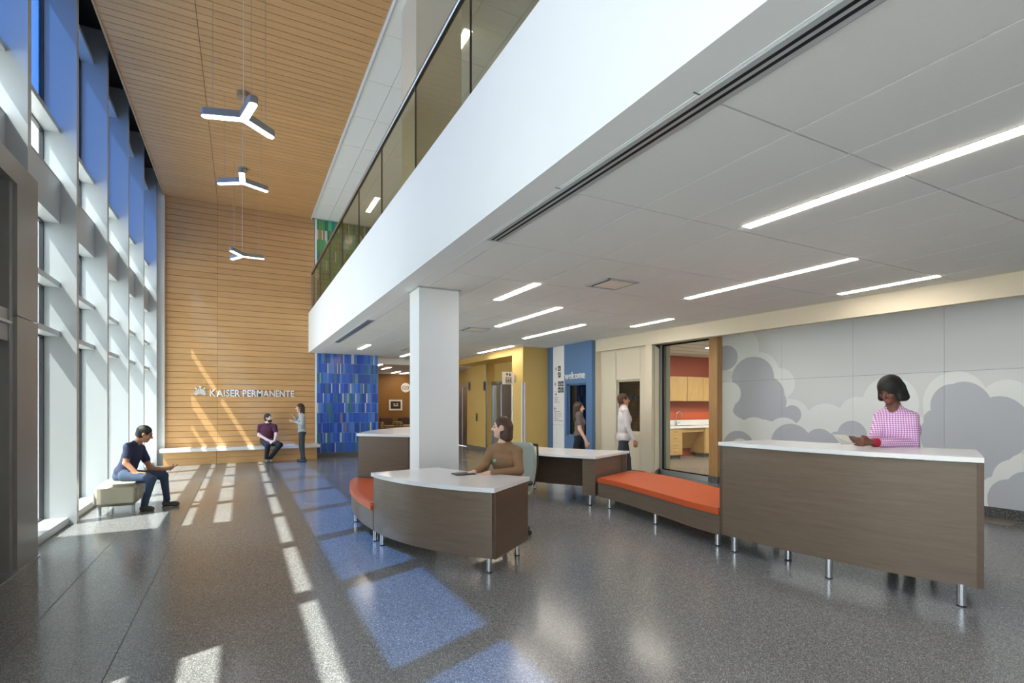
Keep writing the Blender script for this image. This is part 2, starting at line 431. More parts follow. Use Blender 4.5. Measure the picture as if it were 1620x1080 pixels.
# lower ceiling
jx = [2.20, 2.80, 3.36, 3.92, 4.52, 5.16, 5.80, 6.36, 6.92, 7.48, 8.25]
cl = struct(MB().box(2.03, 8.25, -6, YW, ZL+.02, ZL+.1).box(3.88, 8.25, YW, 17.2, ZL+.02, ZL+.1).build('ceiling_lower', 'joint', None), 'white tiled ceiling under the balcony', 'ceiling')
for k in range(-1, 12):
    y0 = 1.875+1.285*k; y1 = y0+1.285
    if k == 11: y1 = 17.2
    for i, (a, b) in enumerate(zip(jx[:-1], jx[1:])):
        ye = y1
        if k == 11 and b < 4: ye = YW
        place('ceiling_tile', box_mesh('ceiling_tile', 'tile_white', b-a-.012, ye-y0-.012, .02), cl, (a+.006, y0+.006, ZL))
box('ceiling_tile_near', 'tile_white', cl, 2.2, 8.25, -6, .58, ZL, ZL+.02)
box('edge_strip', 'paint', cl, 2.03, 2.197, -6, YW, ZL-.002, ZL+.02)
# column
co = struct(box('column', 'paint', None, 2.08, 2.64, 6.60, 7.02, 0, ZL+.02), 'square white column behind the reception desk', 'column')
box('reveal_band', 'alum', co, 2.06, 2.66, 6.58, 7.04, ZL-.012, ZL)
struct(box('column_upper', 'beige', None, 2.04, 2.68, 6.60, 7.28, 4.35, ZU+.02), 'cream column standing behind the glass guardrail', 'column')

# ---------------- right wall pieces
def xf(y): return 8.07-.062*(y-2.56)
def seg(y0, y1, a, b): return [(xf(y0)+a, y0), (xf(y1)+a, y1), (xf(y1)+b, y1), (xf(y0)+b, y0)]
wr = struct(prism('wall_right', 'beige', None, seg(-6, 10.28, 0, .13), 2.88, ZL+.05), 'beige bulkhead running above the cloud wall and window', 'wall')
wrr = struct(MB().prism(seg(9.58, 10.2, .14, .26), 0, 2.95).prism(seg(8.8, 9.6, .14, .26), 0, .96).prism(seg(8.8, 9.6, .14, .26), 2.17, 2.95).build('wall_right_panel', 'beige', None), 'beige recessed wall around the dark window', 'wall')
struct(MB().prism(seg(8.5, 8.82, .14, .26), 0, 2.95).build('wall_right_return', 'beige', None), 'beige wall between dark window and pier', 'wall')
prp = [(xf(8.51), 8.51), (xf(8.33), 8.33), (8.62, 9.05), (8.62, 9.4), (xf(8.51)+.25, 8.56)]
struct(prism('wall_right_pier', 'beige', None, prp, .14, 2.9), 'beige pier left of the kitchenette window', 'wall')
struct(prism('baseboard_right', 'base', None, [(p[0]-.008, p[1]-.006) for p in prp], 0, .14), 'dark terrazzo base of the beige pier', 'baseboard')
struct(prism('baseboard_panel', 'base', None, seg(8.55, 10.2, .128, .145), 0, .14), 'dark terrazzo base of the recessed beige wall', 'baseboard')
struct(prism('wall_right_end', 'beige', None, seg(10.12, 10.28, 0, .3), 0, 2.9), 'narrow beige pier beside the blue wall', 'wall')
def dark_window(n, y0, y1, z0, z1, off, fx, frame, label):
    w = sempty('window_%d' % n, label, (fx(y0)+off, y0, 0), 'window')
    g = .05
    MB().prism([(fx(y0)+off, y0), (fx(y1)+off, y1), (fx(y1)+off+.012, y1), (fx(y0)+off+.012, y0)], z0, z1).build('pane', 'glass_dark', w)
    fr = MB()
    for a, b, c, d in ((y0, y0+.035, z0, z1), (y1-.035, y1, z0, z1), (y0, y1, z1-.04, z1), (y0, y1, z0, z0+.04)):
        fr.prism([(fx(a)+off-.02, a), (fx(b)+off-.02, b), (fx(b)+off+.03, b), (fx(a)+off+.03, a)], c, d)
    fr.build('frame', frame, w)
    return w
dark_window(1, 8.80, 9.60, .96, 2.17, .22, xf, 'beige', 'dark service window in the beige wall')
# back office behind the dark windows
struct(MB().box(8.5, 8.6, 9.3, 12.3, 0, 3.1).box(7.55, 8.6, 12.2, 12.3, 0, 3.1).box(7.75, 8.6, 9.3, 12.3, 3.05, 3.12).build('wall_office', 'joint', None), 'dim office seen through the dark windows', 'wall')
# blue wall with welcome window
wbl = struct(MB().box(7.5, 7.62, 11.25, 12.18, 0, ZL+.02).box(7.5, 7.62, 10.15, 10.39, 0, ZL+.02).box(7.5, 7.62, 10.39, 11.25, 0, .80).box(7.5, 7.62, 10.39, 11.25, 2.14, ZL+.02).build('wall_blue', 'blue', None), 'blue painted wall with the welcome window', 'wall')
dark_window(2, 10.39, 11.25, .80, 2.14, 7.59, lambda y: 0, 'blue', 'dark service window below the welcome lettering')
# yellow elevator wall
XE = 6.72
wy = struct(MB().box(XE+.12, 7.5, 12.18, 12.30, 0, ZL+.02).box(XE, XE+.12, 12.18, 12.81, 0, ZL+.02).box(XE, XE+.12, 12.81, 22, 2.98, ZL+.02)
            .box(XE+.12, 7.75, 12.69, 12.81, 0, ZL).build('wall_yellow', 'yellow', None), 'golden yellow wall framing the elevator alcove', 'wall')
struct(MB().box(7.4, 7.75, 15.95, 17.68, .14, ZL).box(7.68, 7.75, 12.81, 22, 2.38, ZL).box(7.68, 7.75, 12.81, 14.4, 0, 2.4).box(7.68, 7.75, 19.7, 22, 0, 2.4).build('wall_alcove', 'yellow', None), 'golden yellow pier between the elevators', 'wall')
struct(MB().box(7.385, 7.75, 15.935, 17.695, 0, .14).build('baseboard_alcove', 'portal', None), 'grey metal base of the yellow elevator pier', 'baseboard')
struct(box('ceiling_alcove', 'yellow', None, XE+.12, 7.75, 12.81, 22, 2.985, 3.02), 'yellow soffit over the elevators', 'ceiling')
for n, (y0, y1), lab in ((1, (14.4, 16.0), 'steel elevator doors nearer the blue wall'), (2, (17.7, 19.7), 'steel elevator doors next to the white column')):
    d = sempty('door_%d' % n, lab, (7.7, y0, 0), 'elevator')
    ym = y0+(y1-y0)*.62 if n == 1 else y0+(y1-y0)*.55
    box('door_leaf', 'steel', d, 7.66, 7.68, ym+.006, y1-.09, .01, 2.27)
    box('door_leaf', 'steel', d, 7.67, 7.69, y0+.09, ym-.006, .01, 2.27)
    MB().box(7.58, 7.72, y0, y0+.09, 0, 2.38).box(7.58, 7.72, y1-.09, y1, 0, 2.38).box(7.58, 7.72, y0, y1, 2.27, 2.38).build('door_frame', 'steel', d)
struct(box('trim_2', 'steel', None, 7.36, 7.40, 15.90, 15.95, 0, 2.98), 'steel corner trim on the yellow elevator pier', 'trim')
struct(MB().box(XE-.012, XE, 12.168, 12.25, .1, 2.2).box(XE-.012, XE+.07, 12.168, 12.18, .1, 2.2).build('trim_3', 'white', None), 'white corner guard on the yellow wall corner', 'trim')
struct(MB().box(XE-.012, XE+.04, 12.75, 12.822, .1, 2.35).build('trim_4', 'white', None), 'white corner guard on the elevator alcove edge', 'trim')
# waiting room behind
struct(box('wall_waiting', 'mustard', None, 3.6, 7.8, 22.6, 22.7, 0, 3.1), 'mustard brown far wall of the waiting room', 'wall')
struct(box('wall_waiting_side', 'mustard', None, 3.72, 3.88, YW+.2, 22.7, 0, 3.1), 'mustard side wall of the waiting room', 'wall')
struct(box('ceiling_waiting', 'tile_white', None, 3.6, 7.8, 17.2, 22.7, 2.95, 3.3), 'white ceiling of the waiting room', 'ceiling')
# cloud wall
def mural_mat():
    m, nt, b = newmat('cloud mural print')
    tc = nt.nodes.new('ShaderNodeTexCoord'); geo = nt.nodes.new('ShaderNodeNewGeometry')
    CL, CD = lin('f1f5f4'), lin('c3c7d0')
    circ = [('L',7.62,2.78,.55,.47),('L',7.14,2.24,.52,.45),('L',6.64,2.01,.35,.32),('L',6.39,1.35,.4,.36),('L',7.88,1.49,.58,.48),('L',7.42,1.11,.54,.47),('L',6.6,1.03,.42,.39),('L',5.7,1.18,.44,.44),('L',5.15,1.41,.31,.33),('L',4.65,1.61,.42,.46),('L',5.55,.83,.42,.43),('L',7.04,.72,.55,.49),('L',5.15,.93,.42,.44),('L',7.67,.93,.51,.43),('L',4.28,1.24,.17,.19),('L',4.4,1.0,.3,.4),('L',3.77,1.61,.41,.49),('L',3.18,1.5,.34,.45),('L',4.15,.81,.3,.34),('L',3.44,.87,.32,.4),('L',7.2,1.75,.75,.6),('D',7.91,2.63,.33,.27),('D',7.23,2.16,.5,.44),('D',6.95,1.78,.45,.41),('D',7.28,1.58,.38,.33),('D',6.35,1.41,.19,.18),('D',6.73,1.66,.27,.24),('D',7.28,1.48,.42,.2),('D',6.68,1.42,.36,.16),('D',6.95,1.6,.3,.3),('L',7.83,1.84,.33,.27),('L',7.18,1.12,.33,.22),('L',6.52,1.15,.29,.2),('D',6.37,.85,.42,.38),('D',5.81,.88,.28,.28),('D',5.24,1.06,.25,.26),('D',5.48,.9,.21,.22),('D',5.08,.93,.16,.17),('D',7.57,.72,.38,.32),('L',7.52,.66,.24,.22),('D',3.81,1.58,.27,.33),('D',3.67,1.5,.35,.44),('D',3.26,1.28,.34,.44),('D',3.91,1.13,.31,.36),('D',3.37,.87,.29,.37),('D',4.04,1.37,.13,.15),('D',3.67,1.0,.35,.44),('D',3.75,.55,.35,.4),('L',3.11,.54,.23,.3),('L',3.28,.32,.21,.27),('L',3.0,.69,.19,.24),('D',3.16,.26,.23,.3),('D',2.97,.37,.24,.32)]
    sp = nt.nodes.new('ShaderNodeSeparateXYZ'); nt.links.new(geo.outputs['Position'], sp.inputs[0])
    cur = None
    for c, y, z, ry, rz in circ:
        k = []
        for o, c0, r in ((sp.outputs[1], y, ry), (sp.outputs[2], z, rz)):
            q = nt.nodes.new('ShaderNodeMath'); q.operation = 'MULTIPLY_ADD'; q.inputs[1].default_value = 1/r; q.inputs[2].default_value = -c0/r
            nt.links.new(o, q.inputs[0])
            p = nt.nodes.new('ShaderNodeMath'); p.operation = 'MULTIPLY'; nt.links.new(q.outputs[0], p.inputs[0]); nt.links.new(q.outputs[0], p.inputs[1]); k.append(p)
        a = nt.nodes.new('ShaderNodeMath'); nt.links.new(k[0].outputs[0], a.inputs[0]); nt.links.new(k[1].outputs[0], a.inputs[1])
        l = nt.nodes.new('ShaderNodeMath'); l.operation = 'LESS_THAN'; l.inputs[1].default_value = 1; nt.links.new(a.outputs[0], l.inputs[0])
        mx = nt.nodes.new('ShaderNodeMix'); mx.data_type = 'RGBA'; nt.links.new(l.outputs[0], mx.inputs[0])
        if cur is None: mx.inputs[6].default_value = lin('e4e6e7')
        else: nt.links.new(cur, mx.inputs[6])
        mx.inputs[7].default_value = CL if c == 'L' else CD
        cur = mx.outputs[2]
    nt.links.new(cur, b.inputs['Base Color']); b.inputs['Roughness'].default_value = 0.35
    return m
M['mural'] = mural_mat()
XM = 9.45
mw = struct(box('wall_mural', 'joint', None, XM+.012, XM+.12, -6, 8.1, 0, 3.6), 'wall of panels printed with grey clouds', 'wall')
ys = [8.1, 6.56, 5.22, 3.90, 2.58, 1.26, -.06, -6]
for a, b in zip(ys[1:], ys[:-1]):
    for z0, z1 in ((.15, 2.10), (2.104, 3.6)):
        MB().box(XM, XM+.014, a+.002, b-.002, z0, z1).build('panel', 'mural', mw)
box('baseboard', 'base', mw, XM-.012, XM+.014, -6, 8.1, 0, .147)
struct(MB().box(7.9, 9.6, -6, 7.5, 3.45, 3.55).box(8.15, 8.25, -6, 8.5, ZL+.05, 3.5).build('ceiling_recess', 'tile_white', None), 'ceiling of the recess above the cloud wall', 'ceiling')
# kitchenette window with wood post
kw = sempty('window_3', 'aluminium framed kitchenette window', (8.65, 8.3, 0), 'window')
box('pane', 'glass', kw, 8.67, 8.682, 7.62, 9.02, .1, 3.0)
MB().box(8.6, 8.72, 9.0, 9.06, 0, 3.05).box(8.6, 8.72, 7.5, 9.06, 0, .1).box(8.6, 8.72, 7.5, 9.06, 2.98, 3.06).build('frame', 'alum', kw)
MB().box(8.655, 8.69, 8.975, 9.0, .1, 2.98).box(8.655, 8.69, 7.6, 9.0, .1, .125).box(8.655, 8.69, 7.6, 9.0, 2.95, 2.98).build('gasket', 'dark', kw)
struct(box('post', 'post', None, 8.55, 8.70, 7.35, 7.56, .14, 3.3), 'oak clad post beside the cloud wall', 'post')
struct(box('baseboard_post', 'base', None, 8.54, 8.71, 7.34, 7.57, 0, .14), 'dark terrazzo base of the oak post', 'baseboard')
# kitchenette shell
struct(MB().box(8.9, 14.6, 11.8, 11.9, 1.37, 3.2).box(8.9, 14.6, 11.8, 11.9, 0, 1.14).build('wall_kitchenette', 'red', None), 'brick red back wall of the kitchenette', 'wall')
struct(box('wall_kitchenette_band', 'redorange', None, 8.9, 14.6, 11.79, 11.9, 1.14, 1.37), 'bright orange band behind the kitchenette counter', 'wall')
struct(MB().box(14.5, 14.6, 3, 12, 0, 3.6).box(9.57, 14.6, 6.2, 6.3, 0, 3.6).build('wall_kitchenette_side', 'beige', None), 'beige side wall of the kitchenette', 'wall')
struct(MB().box(8.78, 8.9, 9.0, 11.9, 0, 3.3).build('wall_kitchenette_left', 'olive', None), 'tan wall edge left inside the kitchenette', 'wall')
ck = struct(box('ceiling_kitchenette', 'tile_white', None, 8.65, 14.6, 6.2, 11.9, 3.11, 3.2), 'white tiled kitchenette ceiling', 'ceiling')
for i in range(1, 9): box('grid_bar', 'joint', ck, 8.7, 14.5, 6.3+.61*i, 6.315+.61*i, 3.106, 3.12)

# ------------------------------------------------------------------ window wall
wf = sempty('wall_left', 'window wall of deep aluminium fins', (-2.2, 7, 0), 'wall')
NEAR = 7.06
fins = [NEAR+1.8*k for k in range(-6, 5)]+[16.28]
PY0, PY1, PZ = 3.20, 7.17, 3.95
for y in fins:
    z0 = PZ if PY0-.2 < y < PY1 else 0
    box('fin', 'alum', wf, -2.32, -1.95, y, y+.10, z0, 7.75)
box('end_panel', 'alum', wf, -2.42, -2.25, fins[-1]+.1, YW-.12, 0, 7.75)
box('head_panel', 'alum_dark', wf, -2.42, -2.34, -6, YW, 7.22, 7.75)
n = 4
for i in range(len(fins)-1):
    a, b = fins[i]+.10, fins[i+1]
    por = a > PY0-.3 and b < PY1+.05
    lab = 'window bay with light shelves and blue glass above, %s' % (
        ['at the near end of the wall', 'second from the near end', 'third from the near end', 'next to the near portal jamb', 'above the near half of the portal', 'above the far half of the portal', 'just beyond the entrance portal', 'behind the seated man with phone', 'third beyond the entrance portal', 'fourth beyond the entrance portal', 'nearest the wood wall'][i])
    w = sempty('window_%d' % n, lab, (-2.3, a, 0), 'window'); n += 1
    zs = [(4.57, 5.20, 'glass'), (5.27, 7.16, 'glass_blue')]
    if not por: zs = [(.10, 2.50, 'glass'), (2.57, 3.15, 'glass'), (3.22, 4.0, 'glass')]+zs
    for z0, z1, g in zs:
        box('pane', g, w, -2.318, -2.306, a, b, z0, z1)
        MB().box(-2.335, -2.29, a, a+.02, z0, z1).box(-2.335, -2.29, b-.025, b, z0, z1).box(-2.335, -2.29, a, b, z1-.02, z1).box(-2.335, -2.29, a, b, z0, z0+.02).build('frame', 'alum_dark', w)
    if not por:
        box('sill', 'alum', w, -2.34, -2.03, a, b, 0, .10, b=.008)
        box('light_shelf', 'alum', w, -2.34, -2.12, a, b, 2.50, 2.57)
        box('light_shelf', 'alum', w, -2.34, -2.12, a, b, 3.15, 3.22)
    sp = box('spandrel_panel', 'alum', w, -2.34, -2.12, a, b, 4.0, 4.57)
    box('cap_line', 'joint', w, -2.121, -2.118, a, b, 4.545, 4.55)
    box('light_shelf', 'alum', w, -2.34, -2.12, a, b, 5.20, 5.27)
    box('light_shelf', 'alum', w, -2.34, -2.12, a, b, 7.16, 7.23)
# entrance portal
d = sempty('door_3', 'grey metal entrance portal at the left edge', (-2.1, PY0, 0), 'entrance')
for a, b in ((6.60, PY1), (PY0, PY0+.57)):
    box('jamb', 'portal', d, -2.45, -1.90, a, b, 2.46, PZ)
    box('jamb', 'portal', d, -2.45, -1.90, a, b, 0, 2.45)
    box('jamb_step', 'portal', d, -2.35, -1.93, a-.09 if a > 5 else b, a if a > 5 else b+.09, 0, PZ-.1)
box('header', 'portal', d, -2.40, -1.90, PY0+.57, 6.60, 3.72, PZ)
box('header_rail', 'portal', d, -2.34, -1.94, PY0+.66, 6.51, 2.20, 2.50)
box('header_ledge', 'alum', d, -2.33, -1.91, PY0+.66, 6.51, 2.36, 2.385)
box('transom_pane', 'glass_dark', d, -2.2, -2.19, PY0+.57, 6.60, 2.5, 3.72)
for y0, y1 in ((3.86, 5.18), (5.2, 6.5)):
    box('door_pane', 'glass_dark', d, -2.11, -2.10, y0, y1, .05, 2.2)
    MB().box(-2.13, -2.08, y0, y0+.07, .02, 2.2).box(-2.13, -2.08, y1-.07, y1, .02, 2.2).box(-2.13, -2.08, y0, y1, .02, .14).box(-2.13, -2.08, y0, y1, 2.12, 2.2).build('door_frame', 'alum_dark', d)
box('threshold', 'steel', d, -2.2, -1.88, PY0+.5, 7.17, 0, .012)
struct(MB().box(-5.0, -2.4, PY0, PY1, PZ-.2, PZ).box(-5.0, -2.4, PY0, PY0+.1, 0, PZ-.2).box(-5.0, -2.4, PY1-.1, PY1, 0, PZ-.2).build('vestibule', 'portal', None), 'vestibule shell outside the entrance portal', 'vestibule')

# ================================================================== FIXTURES
# balcony guardrail
gr = thing('guardrail', 'glass balcony guardrail with dark and silver handrail', 'guardrail', (1.89, 8, 4.35))
gy = [-5.83, -4.12, -2.41, -.70, 1.01, 2.72, 4.43, 6.14, 7.85, 9.56, 11.27, 12.98, 14.69, 16.40]
for a, b in zip(gy[:-1], gy[1:]):
    if b < 1: continue
    box('glass_panel', 'glass_rail', gr, 1.884, 1.898, a+.008, b-.008, 4.30, 5.50)
for b in gy[6:-1]: box('edge_seal', 'alum_dark', gr, 1.882, 1.900, b-.007, b+.007, 4.35, 5.49)
MB().tube((1.89, -5, 5.53), (1.89, 16.55, 5.53), .030).build('handrail', 'steel', gr)
box('rail_channel', 'blackp', gr, 1.874, 1.908, -5, 16.55, 5.485, 5.512)
box('end_post', 'steel', gr, 1.875, 1.905, 16.42, 16.57, 4.35, 5.53)

# pendant lights
def pendant(y, zp, ang, label):
    p = thing('pendant_light', label, 'pendant light', (.03, y, zp), 'three armed pendant lights over the lobby')
    MB().tube((.03, y, ZU-.09), (.03, y, ZU), .098, .098, 24).build('canopy', 'steel', p)
    MB().tube((.03, y, zp+.05), (.03, y, ZU-.05), .004, .004, 6).build('power_cable', 'white', p)
    for k in range(3):
        t = math.radians(ang+120*k); u = Vector((math.cos(t), math.sin(t))); v = Vector((-u.y, u.x)); c = Vector((.03, y))
        hw = .052; L = .43
        pts = [c+v*hw, c-v*hw]+[c+u*L+u*math.sin(q)*hw*0.9-v*math.cos(q)*hw for q in [PI*i/8 for i in range(9)]]
        arm = MB().prism([(q.x, q.y) for q in pts], zp, zp+.085).build('arm_housing', 'portal', p)
        hw2 = .043
        pts = [c+v*hw2, c-v*hw2]+[c+u*L+u*math.sin(q)*hw2*0.9-v*math.cos(q)*hw2 for q in [PI*i/8 for i in range(9)]]
        MB().prism([(q.x, q.y) for q in pts], zp-.006, zp+.002).build('diffuser', 'light_pend', arm)
        q = c+u*L*.8
        MB().tube((q.x, q.y, zp+.08), (q.x, q.y, ZU), .0022, .0022, 5).build('support_wire', 'steel', p)
    return p
pendant(7.12, 5.08, 43, 'nearest and largest of the three Y shaped pendant lights')
pendant(10.47, 5.58, 28, 'middle one of the three Y shaped pendant lights')
pendant(13.82, 5.11, 0, 'farthest Y shaped pendant light, seen against the wood wall')

# linear ceiling lights
def linear(x, y0, y1, label, z=ZL, w=.10, emi='light'):
    t = thing('linear_light', label, 'ceiling light', (x, y0, z), 'linear ceiling lights')
    MB().box(x-w/2-.012, x+w/2+.012, y0, y1, z-.003, z+.02).build('frame', 'white', t)
    box('diffuser', emi, t, x-w/2, x+w/2, y0+.012, y1-.012, z-.008, z)
linear(3.925, .2, 3.07, 'longest linear ceiling light at the right edge of the photo')
linear(5.80, 3.17, 5.54, 'linear ceiling light above the tall counter and bench')
linear(7.47, 3.13, 4.32, 'linear ceiling light close to the beige bulkhead and cloud wall')
linear(3.375, 5.72, 6.93, 'short wide linear ceiling light just right of the white column')
linear(4.52, 6.96, 9.27, 'linear ceiling light in front of the second square vent')
linear(5.90, 8.24, 10.65, 'linear ceiling light over the way to the yellow wall')
linear(6.92, 6.94, 8.04, 'short linear ceiling light near the kitchenette window')
linear(6.37, 12.1, 14.29, 'linear ceiling light along the yellow elevator wall')
linear(2.95, 13.63, 14.82, 'small linear ceiling light near the blue tiled wall')
linear(4.6, 15.3, 16.5, 'linear ceiling light far back left of the column')
for x, y0, lab in ((4.15, 17.3, 'nearest left light strip in the waiting room ceiling'), (4.75, 18.5, 'second light strip in the waiting room ceiling'), (5.7, 20.7, 'third light strip in the waiting room ceiling'), (6.2, 21.2, 'farthest light strip in the waiting room ceiling')):
    linear(x, y0, y0+1.1, lab, 2.95)
for x, y0, lab in ((3.28, 14.1, 'far light strip in the balcony floor ceiling'), (3.02, 7.15, 'near light strip in the balcony floor ceiling behind glass')):
    linear(x, y0, y0+(1.2 if y0 > 9 else .5), lab, ZU+.012, .12)
linear(13.0, 8.6, 9.8, 'light strip visible in the kitchenette ceiling', 3.11, .5, 'light_room')
linear(11.2, 8.2, 9.8, 'extra light strip added to brighten the kitchenette above the sink floor', 3.11, .5, 'light_room')  # second strip, added only to brighten the kitchenette

# square vents
for x, y, sz, lab in ((4.25, 5.32, .48, 'square ceiling vent nearest the white column'), (4.30, 9.85, .5, 'square ceiling vent beside the second light strip'), (4.3, 14.4, .5, 'small far square ceiling vent left of the column')):
    t = thing('ceiling_vent', lab, 'vent', (x, y, ZL), 'square ceiling vents')
    h = sz/2
    MB().box(x-h, x+h, y-h, y-h+.03, ZL-.012, ZL).box(x-h, x+h, y+h-.03, y+h, ZL-.012, ZL).box(x-h, x-h+.03, y-h, y+h, ZL-.012, ZL).box(x+h-.03, x+h, y-h, y+h, ZL-.012, ZL).build('frame', 'alum', t)
    box('dark_gap', 'dark', t, x-h+.03, x+h-.03, y-h+.03, y+h-.03, ZL-.004, ZL)
    box('plate', 'sign', t, x-h+.07, x+h-.05, y-h+.05, y+h-.07, ZL-.014, ZL-.008)
# slot diffusers
for y0, y1, lab in ((-2.0, 4.42, 'long near slot diffuser along the balcony underside'), (9.63, 13.45, 'far short slot diffuser along the balcony underside')):
    t = thing('slot_diffuser', lab, 'air diffuser', (2.11, y0, ZL), 'slot diffusers along the balcony edge')
    box('frame', 'alum', t, 2.045, 2.185, y0, y1, ZL-.012, ZL-.002)
    for a in (2.080, 2.128): box('slot', 'dark', t, a, a+.022, y0+.03, y1-.03, ZL-.0135, ZL-.011)
    for yy in (1.86, 3.14):
        if y0 < yy < y1: box('joint_mark', 'joint', t, 2.0, 2.045, yy, yy+.008, ZL-.003, ZL-.001)

# logo lettering on wood wall
lt = thing('wall_sign', 'silver raised hospital name lettering on the wood wall', 'sign', (0, YW-.01, 1.83), None)
def lettering(text, parent, x0, x1, z0, z1, y, depth, mat, axis='x', sub='letter', bold=.018):
    # each letter is a part; laid out along x (facing -y) or along -y (facing -x)
    cells = []; pen = 0.0
    for i, ch in enumerate(text):
        if ch == ' ': pen += .28; continue
        me = text_mesh(ch, 1.0, depth, bold); lo, hi = mesh_extent(me)
        cells.append((ch, me, pen-lo[0], lo, hi)); pen += (hi[0]-lo[0])+.085
    total = pen-.085; sx = (x1-x0)/total
    H = max(c[4][1] for c in cells); sz = (z1-z0)/H
    off = root_offset(parent)
    for ch, me, px, lo, hi in cells:
        nv = len(me.vertices); a = np.empty(nv*3); me.vertices.foreach_get('co', a); a = a.reshape(-1, 3)
        X = x0+(a[:, 0]+px)*sx; Z = z0+a[:, 1]*sz; D = -a[:, 2]
        if axis == 'x': co = np.stack([X, y+D, Z], 1)
        else: co = np.stack([y+D, -X, Z], 1)
        co -= np.array(off)
        me.vertices.foreach_set('co', co.ravel()); me.materials.clear(); me.materials.append(M[mat]); me.update()
        o = bpy.data.objects.new(sub, me); COL.objects.link(o); o.parent = parent
lettering('KAISER', lt, -.76, -.02, 1.835, 2.02, YW-.022, .014, 'white')
lettering('PERMANENTE', lt, .05, 1.40, 1.835, 2.02, YW-.022, .014, 'white')
em = MB()
for cx, r, zt in ((-.99, .028, 2.085), (-1.09, .023, 2.045), (-.89, .023, 2.045)):
    em.tube((cx, YW-.036, zt), (cx, YW-.008, zt), r, r, 16)
for k in range(9):
    t = math.radians(-64+16*k); c = (-.99, 1.83); r0, r1 = .09, .20+.02*math.cos(t)
    u = (math.sin(t), math.cos(t)*.98); v = (u[1], -u[0])
    q = [(c[0]+u[0]*r0+v[0]*.010, c[1]+u[1]*r0*.8+v[1]*.010), (c[0]+u[0]*r0-v[0]*.010, c[1]+u[1]*r0*.8-v[1]*.010), (c[0]+u[0]*.16-v[0]*.017, c[1]+u[1]*r1-v[1]*.017), (c[0]+u[0]*.16+v[0]*.017, c[1]+u[1]*r1+v[1]*.017)]
    vs = [(x, YW-.036, z) for x, z in q]+[(x, YW-.008, z) for x, z in q]
    em.add(vs, [(0, 1, 2, 3), (7, 6, 5, 4), (0, 4, 5, 1), (1, 5, 6, 2), (2, 6, 7, 3), (3, 7, 4, 0)])
em.build('emblem', 'white', lt)

# welcome lettering
wl = thing('welcome_lettering', 'white welcome lettering above the dark window', 'lettering', (7.49, 10.8, 2.26))
lettering('welcome', wl, -11.31, -10.42, 2.26, 2.44, 7.488, .012, 'white', 'y', bold=.004)
# directory sign
ds = thing('directory_sign', 'tall white directory panel on the blue wall', 'sign', (7.49, 11.6, 0))
for z0, z1 in ((.05, 1.06), (1.065, 1.95), (1.955, ZL-.01)): box('panel', 'white', ds, 7.482, 7.5, 11.34, 11.87, z0, z1)
def ybox(name, mat, p, y0, y1, z0, z1, d=.004, x=7.482): return box(name, mat, p, x-d, x+.001, y0, y1, z0, z1)
ic = [(11.56, 2.56), (11.56, 2.39), (11.56, 2.15), (11.42, 2.15), (11.56, 1.99), (11.42, 1.99)]
for k, (y, z) in enumerate(ic):
    o = ybox('icon', 'black', ds, y-.058, y+.058, z-.068, z+.068)
    g = MB()
    if k in (0, 2, 5): g.box(7.474, 7.478, y-.014, y+.014, z-.042, z+.012).ball((7.476, y, z+.028), (.003, .012, .012), 8, 6)
    elif k == 1: g.add([(7.474, y+.035, z-.04), (7.474, y+.015, z-.045), (7.474, y-.035, z+.035), (7.474, y-.012, z+.045), (7.478, y+.035, z-.04), (7.478, y+.015, z-.045), (7.478, y-.035, z+.035), (7.478, y-.012, z+.045)], [(0, 1, 2, 3), (4, 5, 6, 7), (0, 1, 5, 4), (2, 3, 7, 6), (1, 2, 6, 5), (3, 0, 4, 7)])
    else: g.box(7.474, 7.478, y-.028, y-.016, z-.038, z+.03).box(7.474, 7.478, y+.016, y+.028, z-.038, z+.02).box(7.474, 7.478, y-.016, y+.016, z-.002, z+.010)
    g.build('pictogram', 'white', o)
def arrow(p, y, z, right):
    s = -1 if right else 1
    m = MB().box(7.477, 7.481, y-.05, y+.05, z-.007, z+.007)
    for q in (-1, 1):
        a = (y+s*.05, z); b = (y+s*.005, z+q*.045)
        m.add([(7.477, a[0], a[1]-.009), (7.477, a[0], a[1]+.009), (7.477, b[0], b[1]+.009), (7.477, b[0], b[1]-.009), (7.481, a[0], a[1]-.009), (7.481, a[0], a[1]+.009), (7.481, b[0], b[1]+.009), (7.481, b[0], b[1]-.009)], [(0, 1, 2, 3), (4, 5, 6, 7), (0, 1, 5, 4), (2, 3, 7, 6), (1, 2, 6, 5), (3, 0, 4, 7)])
    m.build('arrow', 'black', p)
arrow(ds, 11.74, 2.56, True); arrow(ds, 11.74, 2.15, False); arrow(ds, 11.74, 1.88, True); arrow(ds, 11.76, 1.5, False)
for z, w in ((1.79, .12), (1.73, .10), (1.67, .16), (1.42, .22), (1.36, .29), (1.30, .26), (1.24, .14), (1.18, .33)):
    ybox('bullet', 'black', ds, 11.755, 11.785, z-.014, z+.014, .002); ybox('text_line', 'grey_text', ds, 11.73-w, 11.73, z-.008, z+.008, .002)
